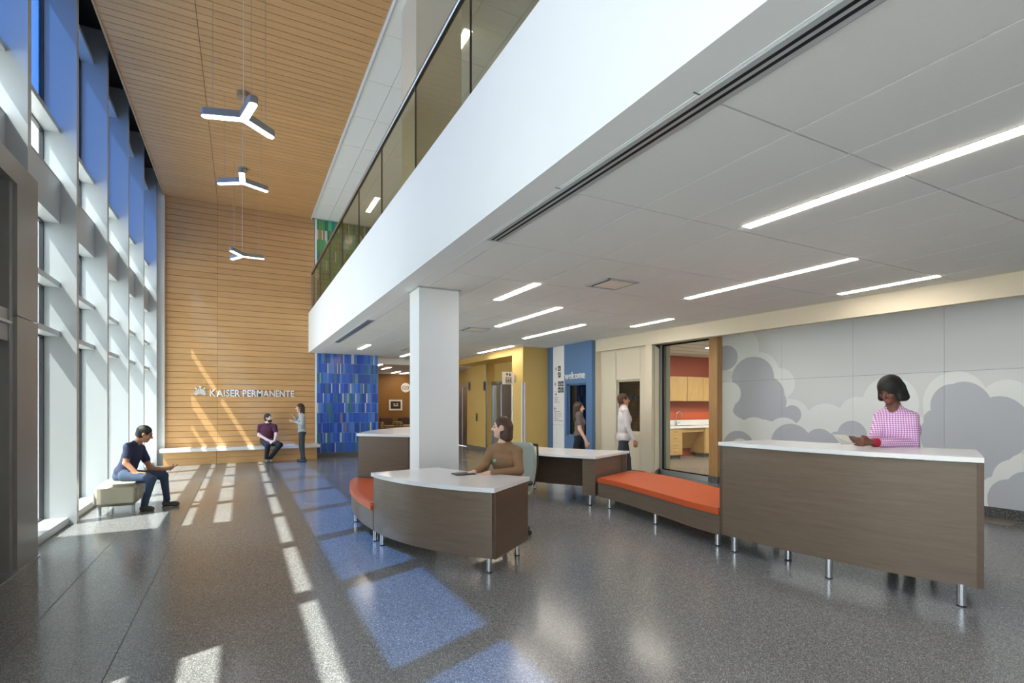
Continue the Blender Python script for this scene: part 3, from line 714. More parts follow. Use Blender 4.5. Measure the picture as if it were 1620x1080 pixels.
# elevator flag sign
es = thing('elevator_sign', 'square cream elevator sign projecting from the yellow wall', 'sign', (6.5, 12.6, 2.3))
box('plate', 'sign', es, 6.31, 6.68, 12.60, 12.615, 2.16, 2.50); box('bracket', 'steel', es, 6.68, 6.72, 12.59, 12.625, 2.22, 2.42)
g = MB()
for x, s in ((6.455, 1), (6.545, -1)):
    zc = 2.43; tip = zc+s*.045; b = zc-s*.0
    g.add([(x-.045, 12.597, b), (x+.045, 12.597, b), (x, 12.597, tip), (x-.045, 12.6, b), (x+.045, 12.6, b), (x, 12.6, tip)], [(0, 1, 2), (3, 5, 4), (0, 3, 4, 1), (1, 4, 5, 2), (2, 5, 3, 0)])
    g.box(x-.012, x+.012, 12.597, 12.6, min(b, zc-s*.045), max(b, zc-s*.045))
for a in ((6.415, 6.59, 2.335, 2.35), (6.415, 6.59, 2.19, 2.205), (6.415, 6.43, 2.19, 2.35), (6.575, 6.59, 2.19, 2.35)): g.box(a[0], a[1], 12.597, 12.6, a[2], a[3])
for x in (6.455, 6.5025, 6.55): g.box(x-.014, x+.014, 12.597, 12.6, 2.225, 2.285).ball((x, 12.598, 2.303), (.014, .002, .014), 8, 6)
g.build('pictogram', 'black', es)
# elevator hall indicators and call panel
for y, z, lab in ((17.45, 2.29, 'dark elevator indicator next to the white column'), (16.12, 2.24, 'dark elevator indicator nearer the blue wall')):
    t = thing('elevator_indicator', lab, 'indicator', (7.4, y, z), 'elevator indicators')
    box('plate', 'steel', t, 7.388, 7.4, y-.09, y+.09, z-.17, z+.17); box('lamp', 'black', t, 7.383, 7.388, y-.05, y+.05, z-.12, z+.12)
t = thing('call_button', 'steel elevator call plate on the yellow pier', 'call button', (7.4, 16.78, 1.15))
box('plate', 'steel', t, 7.39, 7.4, 16.7, 16.86, 1.03, 1.29); box('button', 'joint', t, 7.385, 7.39, 16.75, 16.81, 1.13, 1.19)
# waiting room sign, picture and armchairs
rs = thing('room_sign', 'round cream sign with number 120 on the mustard wall', 'sign', (6.5, 22.59, 2.36))
MB().tube((6.5, 22.57, 2.36), (6.5, 22.6, 2.36), .21, .21, 28).build('disc', 'sign', rs)
lettering('120', rs, 6.36, 6.64, 2.28, 2.44, 22.565, .004, 'black', sub='digit', bold=.0)
pf = thing('framed_picture', 'small framed dark picture on the mustard wall', 'picture', (6.05, 22.58, 1.58))
MB().box(5.75, 6.34, 22.56, 22.6, 1.35, 1.42).box(5.75, 6.34, 22.56, 22.6, 1.75, 1.82).box(5.75, 5.82, 22.56, 22.6, 1.42, 1.75).box(6.27, 6.34, 22.56, 22.6, 1.42, 1.75).build('frame', 'sign', pf)
pr = box('print', 'photo', pf, 5.82, 6.27, 22.58, 22.6, 1.42, 1.75)
MB().ball((5.98, 22.578, 1.63), (.05, .004, .03)).ball((6.12, 22.578, 1.64), (.05, .004, .03)).ball((6.06, 22.578, 1.56), (.12, .004, .03)).build('figure_shape', 'skin_b', pr)
def armchair(x, label):
    a = thing('armchair', label, 'armchair', (x, 21.7, 0), 'patterned waiting room armchairs')
    box('seat', 'pattern', a, x-.24, x+.24, 21.35, 21.95, .38, .74, b=.04)
    box('backrest', 'brownfab', a, x-.27, x+.27, 21.93, 22.12, .5, 1.07, b=.05)
    for s in (-1, 1): box('armrest', 'pattern', a, x+s*.32-.08, x+s*.32+.08, 21.33, 22.08, .2, .89, b=.04)
    for sx in (-.3, .3):
        for sy in (21.4, 22.0): MB().tube((x+sx, sy, 0), (x+sx, sy, .22), .02, .025, 8).build('leg', 'chrome', a)
armchair(5.48, 'patterned armchair below the framed picture'); armchair(6.28, 'patterned armchair partly hidden behind the white column')

# ================================================================== FURNITURE
def legs(p, pts, h, r=.028):
    for x, y in pts:
        l = MB().tube((x, y, .012), (x, y, h), r, r, 18).build('leg', 'chrome', p)
        MB().tube((x, y, 0), (x, y, .012), r*1.02, r*1.02, 18).build('foot', 'blackp', l)
# --- reception desk (left)
O = spline([(2.09, 4.34), (1.80, 4.70), (1.54, 5.18), (1.38, 5.66), (1.325, 6.02)], 8)
I = spline([(2.77, 4.87), (2.5, 5.32), (2.32, 5.72), (2.17, 6.15)], 6)
dk = thing('reception_desk', 'curved brown reception desk with white top where the woman sits', 'desk', (2.0, 5.3, 0))
MB().prism(O+I[::-1], .778, .82).build('worktop', 'quartz', dk)
o1, o2 = offset(O, -.03), offset(O, -.065)
MB().prism(o1[1:]+o2[1:][::-1], .15, .772).build('front_panel', 'laminate', dk)
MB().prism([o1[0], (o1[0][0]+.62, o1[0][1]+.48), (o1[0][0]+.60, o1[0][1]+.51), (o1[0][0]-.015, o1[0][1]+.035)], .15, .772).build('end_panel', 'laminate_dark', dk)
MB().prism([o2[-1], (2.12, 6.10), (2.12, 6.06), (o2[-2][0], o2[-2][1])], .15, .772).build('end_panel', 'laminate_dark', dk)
legs(dk, [(2.10, 4.47), (2.60, 4.84), (1.43, 5.90), (2.1, 6.0)], .16)
# --- curved orange bench (left)
O2 = spline([(1.325, 6.035), (1.295, 6.5), (1.30, 6.95), (1.355, 7.5), (1.46, 8.0), (1.60, 8.36)], 8)
I2 = spline([(2.02, 6.16), (1.98, 6.6), (1.97, 7.05), (2.0, 7.5), (2.2, 7.72)], 6)
cb = thing('curved_bench', 'small curved bench with orange seat left of the reception desk', 'bench', (1.6, 7.2, 0))
oo, ii = offset(O2, -.025), offset(I2, .02)
MB().prism(oo+ii[::-1], .15, .385).build('base', 'laminate', cb)
MB().softprism(O2+I2[::-1], .388, .46, .022).build('cushion', 'orange', cb)
legs(cb, [(1.40, 6.12), (1.40, 7.25), (1.66, 8.2), (1.92, 7.3)], .16)
# --- rear counter
O3 = spline([(1.62, 8.39), (2.05, 9.3), (2.6, 10.0), (3.2, 10.6)], 6)
I3 = spline([(2.28, 7.70), (2.8, 8.3), (3.3, 9.0), (3.75, 9.9)], 6)
rc = thing('rear_counter', 'brown counter with white top behind the white column', 'counter', (2.5, 9, 0))
MB().prism(O3+I3[::-1], 1.105, 1.145).build('worktop', 'quartz', rc)
oo, ii = offset(O3, -.03), offset(I3, .03)
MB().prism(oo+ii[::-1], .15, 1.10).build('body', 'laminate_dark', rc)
legs(rc, [(1.75, 8.45), (2.25, 7.85), (3.1, 10.3), (3.55, 9.85)], .16)
# --- mid desk
md = thing('side_desk', 'open brown desk with white top between chair and orange bench', 'desk', (5, 7.5, 0))
F4 = spline([(4.94, 6.59), (4.64, 7.05), (4.42, 7.59), (4.30, 8.2)], 6)
B4 = spline([(6.08, 7.13), (5.6, 7.75), (5.25, 8.3), (5.09, 8.74)], 6)
MB().prism(F4+B4[::-1], .745, .785).build('worktop', 'quartz', md)
MB().prism([(4.965, 6.635), (6.04, 7.145), (5.92, 7.33), (4.85, 6.82)], .15, .74).build('pedestal', 'laminate', md)
pb = offset(B4, .22); pb2 = offset(B4, .25)
MB().prism(pb+pb2[::-1], .15, .74).build('back_panel', 'laminate_dark', md)
MB().prism([(4.36, 8.15), (5.0, 8.6), (5.03, 8.56), (4.39, 8.11)], .15, .74).build('end_panel', 'laminate_dark', md)
legs(md, [(4.93, 6.72), (5.95, 7.2), (4.45, 8.12), (4.95, 8.5)], .16)
# --- right orange bench
F5 = spline([(4.70, 4.025), (4.72, 4.4), (4.82, 5.0), (4.93, 5.7), (4.985, 6.2), (4.975, 6.60)], 8)
B5 = spline([(5.52, 4.03), (5.85, 5.0), (6.05, 5.8), (6.13, 6.5), (6.07, 7.10)], 6)
ob = thing('orange_bench', 'long curved bench with orange seat beside the tall counter', 'bench', (5.2, 5.3, 0))
oo, ii = offset(F5, -.02), offset(B5, .02)
MB().prism(oo+ii[::-1], .15, .375).build('base', 'laminate', ob)
MB().softprism(F5+B5[::-1], .378, .45, .022).build('cushion', 'orange', ob)
legs(ob, [(4.80, 4.12), (4.93, 5.25), (5.05, 6.38), (5.45, 4.12), (5.9, 5.5), (5.95, 6.8)], .16)
# --- tall counter
F6 = spline([(5.08, 1.84), (4.90, 2.32), (4.77, 2.92), (4.70, 3.5), (4.68, 4.01)], 8)
B6 = spline([(5.97, 2.22), (5.76, 2.75), (5.6, 3.35), (5.5, 3.98)], 6)
tcn = thing('tall_counter', 'tall brown counter with white top at the right', 'counter', (5.2, 3, 0))
MB().prism(F6+B6[::-1], 1.15, 1.19).build('worktop', 'quartz', tcn)
oo, o2 = offset(F6, -.025), offset(F6, -.06)
MB().prism(oo+o2[::-1], .17, 1.143).build('front_panel', 'laminate', tcn)
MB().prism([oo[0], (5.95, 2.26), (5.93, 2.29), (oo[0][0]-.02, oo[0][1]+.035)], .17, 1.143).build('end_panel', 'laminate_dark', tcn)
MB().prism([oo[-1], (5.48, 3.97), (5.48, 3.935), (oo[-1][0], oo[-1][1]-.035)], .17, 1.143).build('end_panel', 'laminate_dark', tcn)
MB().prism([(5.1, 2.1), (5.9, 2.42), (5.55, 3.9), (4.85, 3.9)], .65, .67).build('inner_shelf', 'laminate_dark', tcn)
legs(tcn, [(5.07, 1.98), (4.81, 2.87), (4.76, 3.86), (5.75, 2.45), (5.45, 3.85), (5.0, 3.4)], .18, .031)
# --- wall bench
wbn = thing('wall_bench', 'long built in bench with white slab along the wood wall', 'bench', (0, 16.3, 0))
box('slab', 'quartz', wbn, -1.85, 2.05, 15.95, YW-.006, .36, .445)
box('backing', 'dark', wbn, -1.76, 1.95, 16.06, YW-.01, 0, .358)
for z0 in (.004, .181):
    for x0, x1 in ((-1.78, -.583), (-.577, 1.97)):
        place('plank', box_mesh('bench_plank', 'plank', x1-x0, .025, .172), wbn, (x0-0, 16.035-16.3, z0))
# --- ottoman
ot = thing('ottoman', 'low cream upholstered ottoman by the windows', 'ottoman', (-1.6, 9.7, 0))
box('cushion', 'olive', ot, -1.86, -1.34, 9.22, 10.25, .135, .45, b=.05)
for x in (-1.80, -1.40):
    for y in (9.32, 10.15): MB().tube((x, y, 0), (x, y, .14), .026, .026, 14).build('leg', 'alum', ot)
# --- office chair
oc = thing('office_chair', 'swivel office chair with sage back behind the seated woman', 'chair', (2.86, 5.64, 0))
ang = math.radians(202); fx, fy = math.cos(ang), math.sin(ang); rx, ry = fy, -fx
def oc_pt(r, f, z): return (2.86+rx*r+fx*f, 5.64+ry*r+fy*f, z)
def panel_grid(fn, nu, nv, t):
    m = MB(); vs = []
    for k in (0, 1):
        for j in range(nv+1):
            for i in range(nu+1): vs.append(fn(i/nu, j/nv, k*t))
    n = (nu+1)*(nv+1); fs = []
    for k in (0, 1):
        for j in range(nv):
            for i in range(nu):
                a = k*n+j*(nu+1)+i; q = (a, a+1, a+nu+2, a+nu+1); fs.append(q if k else q[::-1])
    for j in range(nv):
        for i in (0, nu):
            a = j*(nu+1)+i; q = (a, a+nu+1, n+a+nu+1, n+a); fs.append(q if i else q[::-1])
    for i in range(nu):
        for j in (0, nv):
            a = j*(nu+1)+i; q = (a, a+1, n+a+1, n+a); fs.append(q[::-1] if j else q)
    return m.add(vs, fs, True)
def backfn(u, v, t):
    w = .245*(1-.10*abs(2*v-.9)**3); x = (2*u-1)*w
    cz = .50+.62*v; r = .03*(abs(2*u-1)**6)*(1 if v > .9 else 0)
    return oc_pt(x, -.22-.10*v-.05*math.sin(PI*v)+.045*(2*u-1)**2-t, cz-r)
bk = panel_grid(backfn, 10, 12, .035).build('backrest', 'chairback', oc)
MB().path([oc_pt(0, -.30, .52), oc_pt(0, -.36, .75), oc_pt(0, -.37, .98)], .025).path([oc_pt(-.225, -.28, .6), oc_pt(-.23, -.36, .9), oc_pt(-.215, -.37, 1.1), oc_pt(.215, -.37, 1.1), oc_pt(.23, -.36, .9), oc_pt(.225, -.28, .6)], .014).build('back_frame', 'blackp', oc)
def seatfn(u, v, t): return oc_pt((2*u-1)*.25*(1-.15*abs(2*v-1)**4), -.24+.48*v, .50+.06*(1-t/.07*1.0)-.02*(abs(2*u-1)**4+abs(2*v-1)**4)*(1 if t == 0 else 0))
panel_grid(lambda u, v, t: seatfn(u, v, .07-t), 8, 8, .07).build('seat', 'chairback', oc)
for s in (-1, 1):
    MB().path([oc_pt(s*.24, -.05, .44), oc_pt(s*.30, -.05, .50), oc_pt(s*.30, -.03, .64)], .016).path([oc_pt(s*.30, -.14, .655), oc_pt(s*.30, .10, .655)], .028).build('armrest', 'blackp', oc)
MB().tube(oc_pt(0, 0, .12), oc_pt(0, 0, .50), .028).tube(oc_pt(0, 0, .42), oc_pt(0, 0, .50), .09, .12).build('gas_lift', 'blackp', oc)
for k in range(5):
    t = math.radians(72*k-20); a = (2.86+.30*math.cos(t), 5.64+.30*math.sin(t))
    l = MB().tube((2.86, 5.64, .13), (a[0], a[1], .09), .028, .018).build('base_arm', 'blackp', oc)
    MB().tube((a[0]-.02*math.sin(t), a[1]+.02*math.cos(t), .032), (a[0]+.02*math.sin(t), a[1]-.02*math.cos(t), .032), .032).tube((a[0], a[1], .04), (a[0], a[1], .09), .01).build('caster', 'blackp', l)
# tablet on desk
tb = thing('desk_tablet', 'dark tablet lying on the reception desk under her hands', 'tablet', (2.23, 5.35, .82))
MB().box(2.10, 2.33, 5.30, 5.48, .8205, .832, b=.003).build('case', 'blackp', tb)
# --- kitchenette
for x0, x1, lab in ((10.6, 12.02, 'left maple wall cabinet in the kitchenette'), (12.03, 13.4, 'right maple wall cabinet in the kitchenette')):
    t = thing('wall_cabinet', lab, 'cabinet', (x0, 11.6, 1.71), 'kitchenette wall cabinets')
    box('body', 'cabinet', t, x0, x1, 11.47, 11.8, 1.71, 2.45)
    xm = (x0+x1)/2
    for a, b, hx in ((x0+.004, xm-.003, xm-.06), (xm+.003, x1-.004, x1-.06 if x0 < 11 else xm+.06)):
        dd = box('door', 'cabinet', t, a, b, 11.45, 11.47, 1.714, 2.446)
        if x0 > 11 and hx > xm: hx = b-.06
        if x0 > 11 and hx <= xm: hx = a+.06
        MB().path([(hx, 11.45, 1.78), (hx, 11.42, 1.79), (hx, 11.42, 1.90), (hx, 11.45, 1.91)], .007).build('handle', 'chrome', dd)
bu = thing('base_cabinet', 'maple base cabinet with four drawers left of the knee space', 'cabinet', (11, 11.5, 0))
box('body', 'cabinet', bu, 10.4, 11.57, 11.22, 11.79, .12, .90); box('toe_kick', 'joint', bu, 10.42, 11.55, 11.27, 11.6, 0, .12)
for z0, z1 in ((.72, .89), (.52, .71), (.32, .51), (.13, .31)):
    for xa, xb in ((10.42, 10.98), (11.0, 11.56)):
        dd = box('drawer', 'cabinet', bu, xa, xb, 11.20, 11.22, z0, z1)
        xm = (xa+xb)/2; zm = (z0+z1)/2
        MB().path([(xm-.06, 11.2, zm), (xm-.05, 11.17, zm), (xm+.05, 11.17, zm), (xm+.06, 11.2, zm)], .007).build('handle', 'chrome', dd)
bu2 = thing('base_cabinet', 'maple base cabinet right of the knee space, by the oak post', 'cabinet', (12.9, 11.5, 0))
box('body', 'cabinet', bu2, 12.5, 13.5, 11.22, 11.79, .12, .90); box('toe_kick', 'joint', bu2, 12.52, 13.48, 11.27, 11.6, 0, .12)
for z0, z1 in ((.64, .89), (.38, .63), (.13, .37)): box('drawer', 'cabinet', bu2, 12.52, 13.48, 11.20, 11.22, z0, z1)
ap = tag(box('sink_apron', 'cabinet', None, 11.575, 12.495, 11.24, 11.26, .78, .90), 'maple apron panel below the kitchenette sink', 'panel')
tag(MB().add([(11.575, 11.72, .25), (12.495, 11.72, .25), (12.495, 11.42, .78), (11.575, 11.42, .78), (11.575, 11.74, .25), (12.495, 11.74, .25), (12.495, 11.44, .78), (11.575, 11.44, .78)], [(0, 1, 2, 3), (7, 6, 5, 4), (0, 4, 5, 1), (1, 5, 6, 2), (2, 6, 7, 3), (3, 7, 4, 0)]).build('pipe_cover', 'cabinet', None), 'sloped maple pipe cover in the knee space', 'panel')
kt = thing('kitchen_worktop', 'white kitchenette worktop with sink and backsplash', 'worktop', (11.9, 11.5, .92))
MB().box(10.35, 13.55, 11.17, 11.785, .905, .965).build('slab', 'quartz', kt); box('backsplash', 'quartz', kt, 10.35, 13.55, 11.76, 11.788, .965, 1.13)
MB().box(11.6, 12.4, 11.28, 11.66, .962, .972).build('sink_rim', 'steel', kt); box('sink_bowl', 'joint', kt, 11.64, 12.36, 11.32, 11.62, .964, .974)
fc = thing('faucet', 'chrome gooseneck faucet at the kitchenette sink', 'faucet', (11.82, 11.7, .965))
pts = [(11.82, 11.7, .965), (11.82, 11.7, 1.28)]+[(11.82+.11-.11*math.cos(PI*i/8), 11.7-.02*i/8, 1.28+.11*math.sin(PI*i/8)) for i in range(1, 9)]+[(12.04, 11.68, 1.21)]
MB().path(pts, .014).tube((11.82, 11.7, .966), (11.82, 11.7, 1.06), .03).build('spout', 'chrome', fc)
MB().tube((11.85, 11.68, 1.03), (11.93, 11.66, 1.05), .010).build('lever', 'chrome', fc)

# ================================================================== PEOPLE
def U(px, py, d):
    a = (px-CX)/FPX; b = -(py-YH)/FPX; s, c = math.sin(TH), math.cos(TH)
    return np.array(((a*c+s)*d, (-a*s+c)*d, EYE+b*d))
def nrm(v): v = np.asarray(v, float); return v/np.linalg.norm(v)
def sdf_mesh(prims, subs=(), vox=.0085, k=.014):
    pad = .04
    lo = np.min([p['lo'] for p in prims], 0)-pad; hi = np.max([p['hi'] for p in prims], 0)+pad
    n = np.ceil((hi-lo)/vox).astype(int)+1
    D = np.full(n, .2, np.float32); L = np.zeros(n, np.int8); R = np.full(n, 9., np.float32)
    ax = [lo[i]+vox*np.arange(n[i]) for i in range(3)]
    def ev(p, sl):
        X = np.stack(np.meshgrid(ax[0][sl[0]], ax[1][sl[1]], ax[2][sl[2]], indexing='ij'), -1)
        if p['t'] == 'cap':
            a, b = p['a'], p['b']; ba = b-a; pa = X-a
            t = np.clip((pa@ba)/max(1e-9, ba@ba), 0, 1)
            return np.linalg.norm(pa-t[..., None]*ba, axis=-1)-(p['r0']+(p['r1']-p['r0'])*t)
        q = (X-p['c'])@p['R'].T
        k0 = np.linalg.norm(q/p['r'], axis=-1); k1 = np.linalg.norm(q/(p['r']**2), axis=-1)
        return k0*(k0-1)/np.maximum(k1, 1e-6)
    def sl_of(p, m):
        a = np.maximum(0, np.floor((p['lo']-m-lo)/vox).astype(int)); b = np.minimum(n, np.ceil((p['hi']+m-lo)/vox).astype(int)+1)
        return tuple(slice(a[i], b[i]) for i in range(3))
    for p in prims:
        sl = sl_of(p, .05); d = ev(p, sl).astype(np.float32)
        o = D[sl]; kk = p.get('k', k)
        h = np.maximum(kk-np.abs(o-d), 0)/kk
        D[sl] = np.minimum(o, d)-h*h*kk*.25
        bet = d-p.get('bias', 0) < R[sl]
        R[sl] = np.where(bet, d-p.get('bias', 0), R[sl]); L[sl] = np.where(bet, p['m'], L[sl])
    for p in subs:
        sl = sl_of(p, .03); D[sl] = np.maximum(D[sl], -ev(p, sl))
    # surface nets
    ins = D < 0
    cell = np.zeros(n-1, bool); first = ins[:-1, :-1, :-1]
    for dx in (0, 1):
        for dy in (0, 1):
            for dz in (0, 1):
                cell |= ins[dx:n[0]-1+dx, dy:n[1]-1+dy, dz:n[2]-1+dz] != first
    idx = -np.ones(n-1, int); cs = np.argwhere(cell); idx[cell] = np.arange(len(cs))
    acc = np.zeros((len(cs), 3)); cnt = np.zeros(len(cs))
    cor = [(0, 0, 0), (1, 0, 0), (0, 1, 0), (1, 1, 0), (0, 0, 1), (1, 0, 1), (0, 1, 1), (1, 1, 1)]
    for i in range(8):
        for j in range(i+1, 8):
            if sum(abs(cor[i][q]-cor[j][q]) for q in range(3)) != 1: continue
            A = D[tuple((cs+cor[i]).T)]; B = D[tuple((cs+cor[j]).T)]; m = (A < 0) != (B < 0)
            t = np.where(m, A/np.where(m, A-B, 1), 0)
            P = np.array(cor[i])+t[:, None]*(np.array(cor[j])-np.array(cor[i]))
            acc += P*m[:, None]; cnt += m
    V = lo+vox*(cs+acc/cnt[:, None])
    lab = L[tuple((cs+(acc/cnt[:, None] > .5)).T)]
    F = []
    for axn in range(3):
        u, v = (axn+1) % 3, (axn+2) % 3
        s0 = [slice(None)]*3; s1 = [slice(None)]*3; s0[axn] = slice(0, n[axn]-1); s1[axn] = slice(1, n[axn])
        a, b = ins[tuple(s0)], ins[tuple(s1)]
        e = np.argwhere(a != b); e = e[(e[:, u] > 0) & (e[:, v] > 0) & (e[:, u] < n[u]-1) & (e[:, v] < n[v]-1)]
        fl = a[tuple(e.T)]
        du = np.eye(3, dtype=int)[u]; dv = np.eye(3, dtype=int)[v]
        q = np.stack([idx[tuple((e-du-dv).T)], idx[tuple((e-dv).T)], idx[tuple(e.T)], idx[tuple((e-du).T)]], 1)
        q[~fl] = q[~fl][:, ::-1]; F.append(q)
    F = np.concatenate(F)
    # light smoothing
    return V, F, lab
def cap(a, b, r0, r1, m, **k):
    a, b = np.array(a, float), np.array(b, float); r = max(r0, r1)
    return dict(t='cap', a=a, b=b, r0=r0, r1=r1, m=m, lo=np.minimum(a, b)-r, hi=np.maximum(a, b)+r, **k)
def ell(c, r, axes, m, **k):
    c = np.array(c, float); r = np.array(r, float); e = r.max()
    return dict(t='ell', c=c, r=r, R=np.array(axes, float), m=m, lo=c-e, hi=c+e, **k)
def sdf_obj(name, V, F, lab, mats, parent):
    off = np.array(root_offset(parent))
    me = bpy.data.meshes.new(name); me.from_pydata((V-off).tolist(), [], F.tolist())
    for m in mats: me.materials.append(M[m])
    if lab is not None: me.polygons.foreach_set('material_index', lab[F[:, 0]].astype(np.int32))
    me.polygons.foreach_set('use_smooth', [True]*len(F)); me.update()
    o = bpy.data.objects.new(name, me); COL.objects.link(o); o.parent = parent
    return o
def hand(P, wr, dirn, palm_n, thumb, m, s=1.0, curl=.5, spread=1.0):
    d = nrm(dirn); nn = nrm(palm_n-np.dot(palm_n, d)*d); side = np.cross(d, nn)
    if np.dot(side, thumb) < 0: side = -side
    w0 = np.array(wr)+d*.012*s; pm = w0+d*.045*s
    P += [cap(w0, pm+d*.03*s+side*.02*s, .024*s, .018*s, m), cap(w0, pm+d*.028*s-side*.022*s, .024*s, .017*s, m), cap(w0+d*.02, pm+d*.03*s, .022*s, .018*s, m)]
    for i, (o, L) in enumerate(((.028, .068), (.009, .076), (-.010, .071), (-.028, .056))):
        k = w0+d*.078*s+side*o*s
        a1 = curl*.7; q = k+(d*math.cos(a1)+nn*math.sin(a1))*L*.5*s+side*o*.12*spread
        a2 = curl*1.7; e = q+(d*math.cos(a2)+nn*math.sin(a2))*L*.5*s
        P += [cap(k-d*.01, q, .0098*s, .009*s, m, k=.006), cap(q, e, .009*s, .0078*s, m, k=.006)]
    t0 = w0+d*.02*s+side*.022*s; t1 = t0+(side*.7+d*.7)*.038*s+nn*.012*s; t2 = t1+(d*.9+side*.2+nn*.3*curl)*.032*s
    P += [cap(t0, t1, .013*s, .0105*s, m, k=.008), cap(t1, t2, .0105*s, .0085*s, m, k=.006)]
def person(label, loc, J, outfit, hair, s=1.0, gaze=None, group=None):
    """J: world joints; outfit: material names by region"""
    mats = []
    def mi(n):
        if n not in mats: mats.append(n)
        return mats.index(n)
    root = thing('person', label, 'person', loc, group)
    sk = mi(outfit['skin']); top = mi(outfit['top']); bot = mi(outfit['bottom']); sh = mi(outfit['shoe']); lip = mi('lip')
    P = []
    hd = J['head']; fd = nrm(J['face']); up = nrm(J.get('headup', (0, 0, 1))); up = nrm(up-np.dot(up, fd)*fd); rt = np.cross(fd, up)
    A = [rt, fd, up]
    e = lambda r, f, u: hd+(rt*r+fd*f+up*u)*s
    # head
    P += [ell(e(0, -.012, .028), np.array((.074, .094, .088))*s, A, sk), ell(e(0, .022, -.035), np.array((.061, .070, .082))*s, A, sk),
          ell(e(0, .060, -.088), np.array((.030, .028, .026))*s, A, sk, k=.03), ell(e(0, .070, .030), np.array((.05, .022, .018))*s, A, sk, k=.02),
          cap(e(0, .088, .012), e(0, .112, -.024), .010*s, .014*s, sk, k=.012), ell(e(0, .098, -.028), np.array((.019, .013, .010))*s, A, sk, k=.008),
          ell(e(.036, .066, -.025), np.array((.026, .020, .026))*s, A, sk, k=.02), ell(e(-.036, .066, -.025), np.array((.026, .020, .026))*s, A, sk, k=.02),
          ell(e(0, .086, -.058), np.array((.024, .012, .009))*s, A, lip, k=.006, bias=.004)]
    for q in (-1, 1): P += [ell(e(q*.077, -.006, -.008), np.array((.010, .020, .031))*s, A, sk, k=.006)]
    nk = J['neck']
    P += [cap(nk-np.array((0, 0, .02)), e(0, -.022, -.055), .058*s, .050*s, sk)]
    sl, sr, pel = J['sh_l'], J['sh_r'], J['pel']
    ct = (sl+sr)/2; tu = nrm(ct-pel); tr = nrm(sr-sl); tf = nrm(np.cross(tu, tr)); tr = np.cross(tf, tu); T = [tr, tf, tu]
    g = outfit.get('girth', 1.0); H = np.linalg.norm(ct-pel)
    P += [ell(pel+tu*H*.70+tf*.01, np.array((.165*g, .112*g, H*.36))*s, T, top, k=.04), ell(pel+tu*H*.36+tf*.012, np.array((.148*g, .112*g, H*.34))*s, T, top, k=.04),
          ell(pel+tu*H*outfit.get('hem', .10), np.array((.168*g, .122*g, H*.22))*s, T, top, k=.03), ell(pel-tu*.01, np.array((.162*g, .116*g, .105))*s, T, bot, k=.03)]
    if outfit.get('bust'):
        for q in (-1, 1): P.append(ell(pel+tu*H*.66+tf*.085*s+tr*q*.07*s, np.array((.068, .055, .065))*s, T, top, k=.05))
    for a in (sl, sr):
        P += [cap(a, ct+tu*.02*s, .062*s, .075*s, top, k=.03), cap(a+tu*.005, nk-tu*.01, .045*s, .050*s, top, k=.03)]
    P += [cap(nk-tu*.045, nk-tu*.035+tf*.015, .066*s, .06*s, top, k=.02)]
    if outfit.get('vneck'): P += [cap(nk+tf*.055*s, nk-tu*.13*s+tf*.105*s, .022*s, .006*s, sk, bias=.012)]
    short = outfit.get('short', False)
    for sd in ('l', 'r'):
        a, el, wr = J['sh_'+sd], J['el_'+sd], J['wr_'+sd]
        if short:
            m = a+(el-a)*short
            P += [cap(a, m, .062*s, .060*s, top, k=.02), cap(a, el, .050*s, .040*s, sk), cap(el, wr, .041*s, .028*s, sk)]
        else:
            cf = el+(wr-el)*.93
            P += [cap(a, el, .060*s, .050*s, top, k=.02), cap(el, cf, .050*s, .038*s, top), cap(cf, wr, .027*s, .026*s, sk)]
            if 'cuff' in outfit: P += [cap(el+(wr-el)*.91, cf, .037*s, .037*s, mi(outfit['cuff']), bias=.006)]
        hdir = J.get('hd_'+sd, wr-el); hand(P, wr, hdir, J.get('pn_'+sd, np.array((0, 0, -1.))), J.get('th_'+sd, -tr if sd == 'r' else tr), sk, s*1.02, outfit.get('curl_'+sd, .55))
        h, kn, an, toe = J['hip_'+sd], J['kn_'+sd], J['an_'+sd], J['toe_'+sd]
        lg = outfit.get('leg', 1.0)
        P += [cap(h, kn, .088*s*lg, .062*s*lg, bot, k=.03), cap(kn, an, .060*s*lg, .043*s*lg*outfit.get('hemw', 1.0), bot, k=.02)]
        f = toe-an; f[2] = 0; f = nrm(f); gz = min(an[2], toe[2])
        heel = np.array((an[0], an[1], gz))-f*.035*s; ball = np.array((toe[0], toe[1], toe[2]))-f*.02
        fm = sk if outfit.get('sandal') else sh
        P += [cap(an, heel+np.array((0, 0, .01)), .040*s, .034*s, fm, k=.02), cap(heel, ball-f*.03, .034*s, .036*s, fm, k=.02), cap(ball-f*.05, ball, .038*s, .030*s, fm, k=.02)]
    V, F, lab = sdf_mesh(P)
    body = sdf_obj('body', V, F, lab, mats, root)
    for q in (-1, 1):
        MB().ball(e(q*.031, .0815, .006), (.0105*s, .0105*s, .0075*s), 10, 8).build('eye', 'iris', body)
        MB().tube(e(q*.014, .093, .034), e(q*.05, .080, .036), .0045*s, .003*s, 6).build('eyebrow', hair['mat'], body)
    # hair
    hp = [ell(e(0, -.018, .036), np.array((.083, .102, .092))*s*hair.get('vol', 1), A, 0)]
    cut = [ell(e(0, .125, -.055+hair.get('cut', 0)), np.array((.088, .10, .115))*s, A, 0), ell(e(0, .02, -.13), np.array((.069, .10, .08))*s, A, 0)]
    st = hair['style']
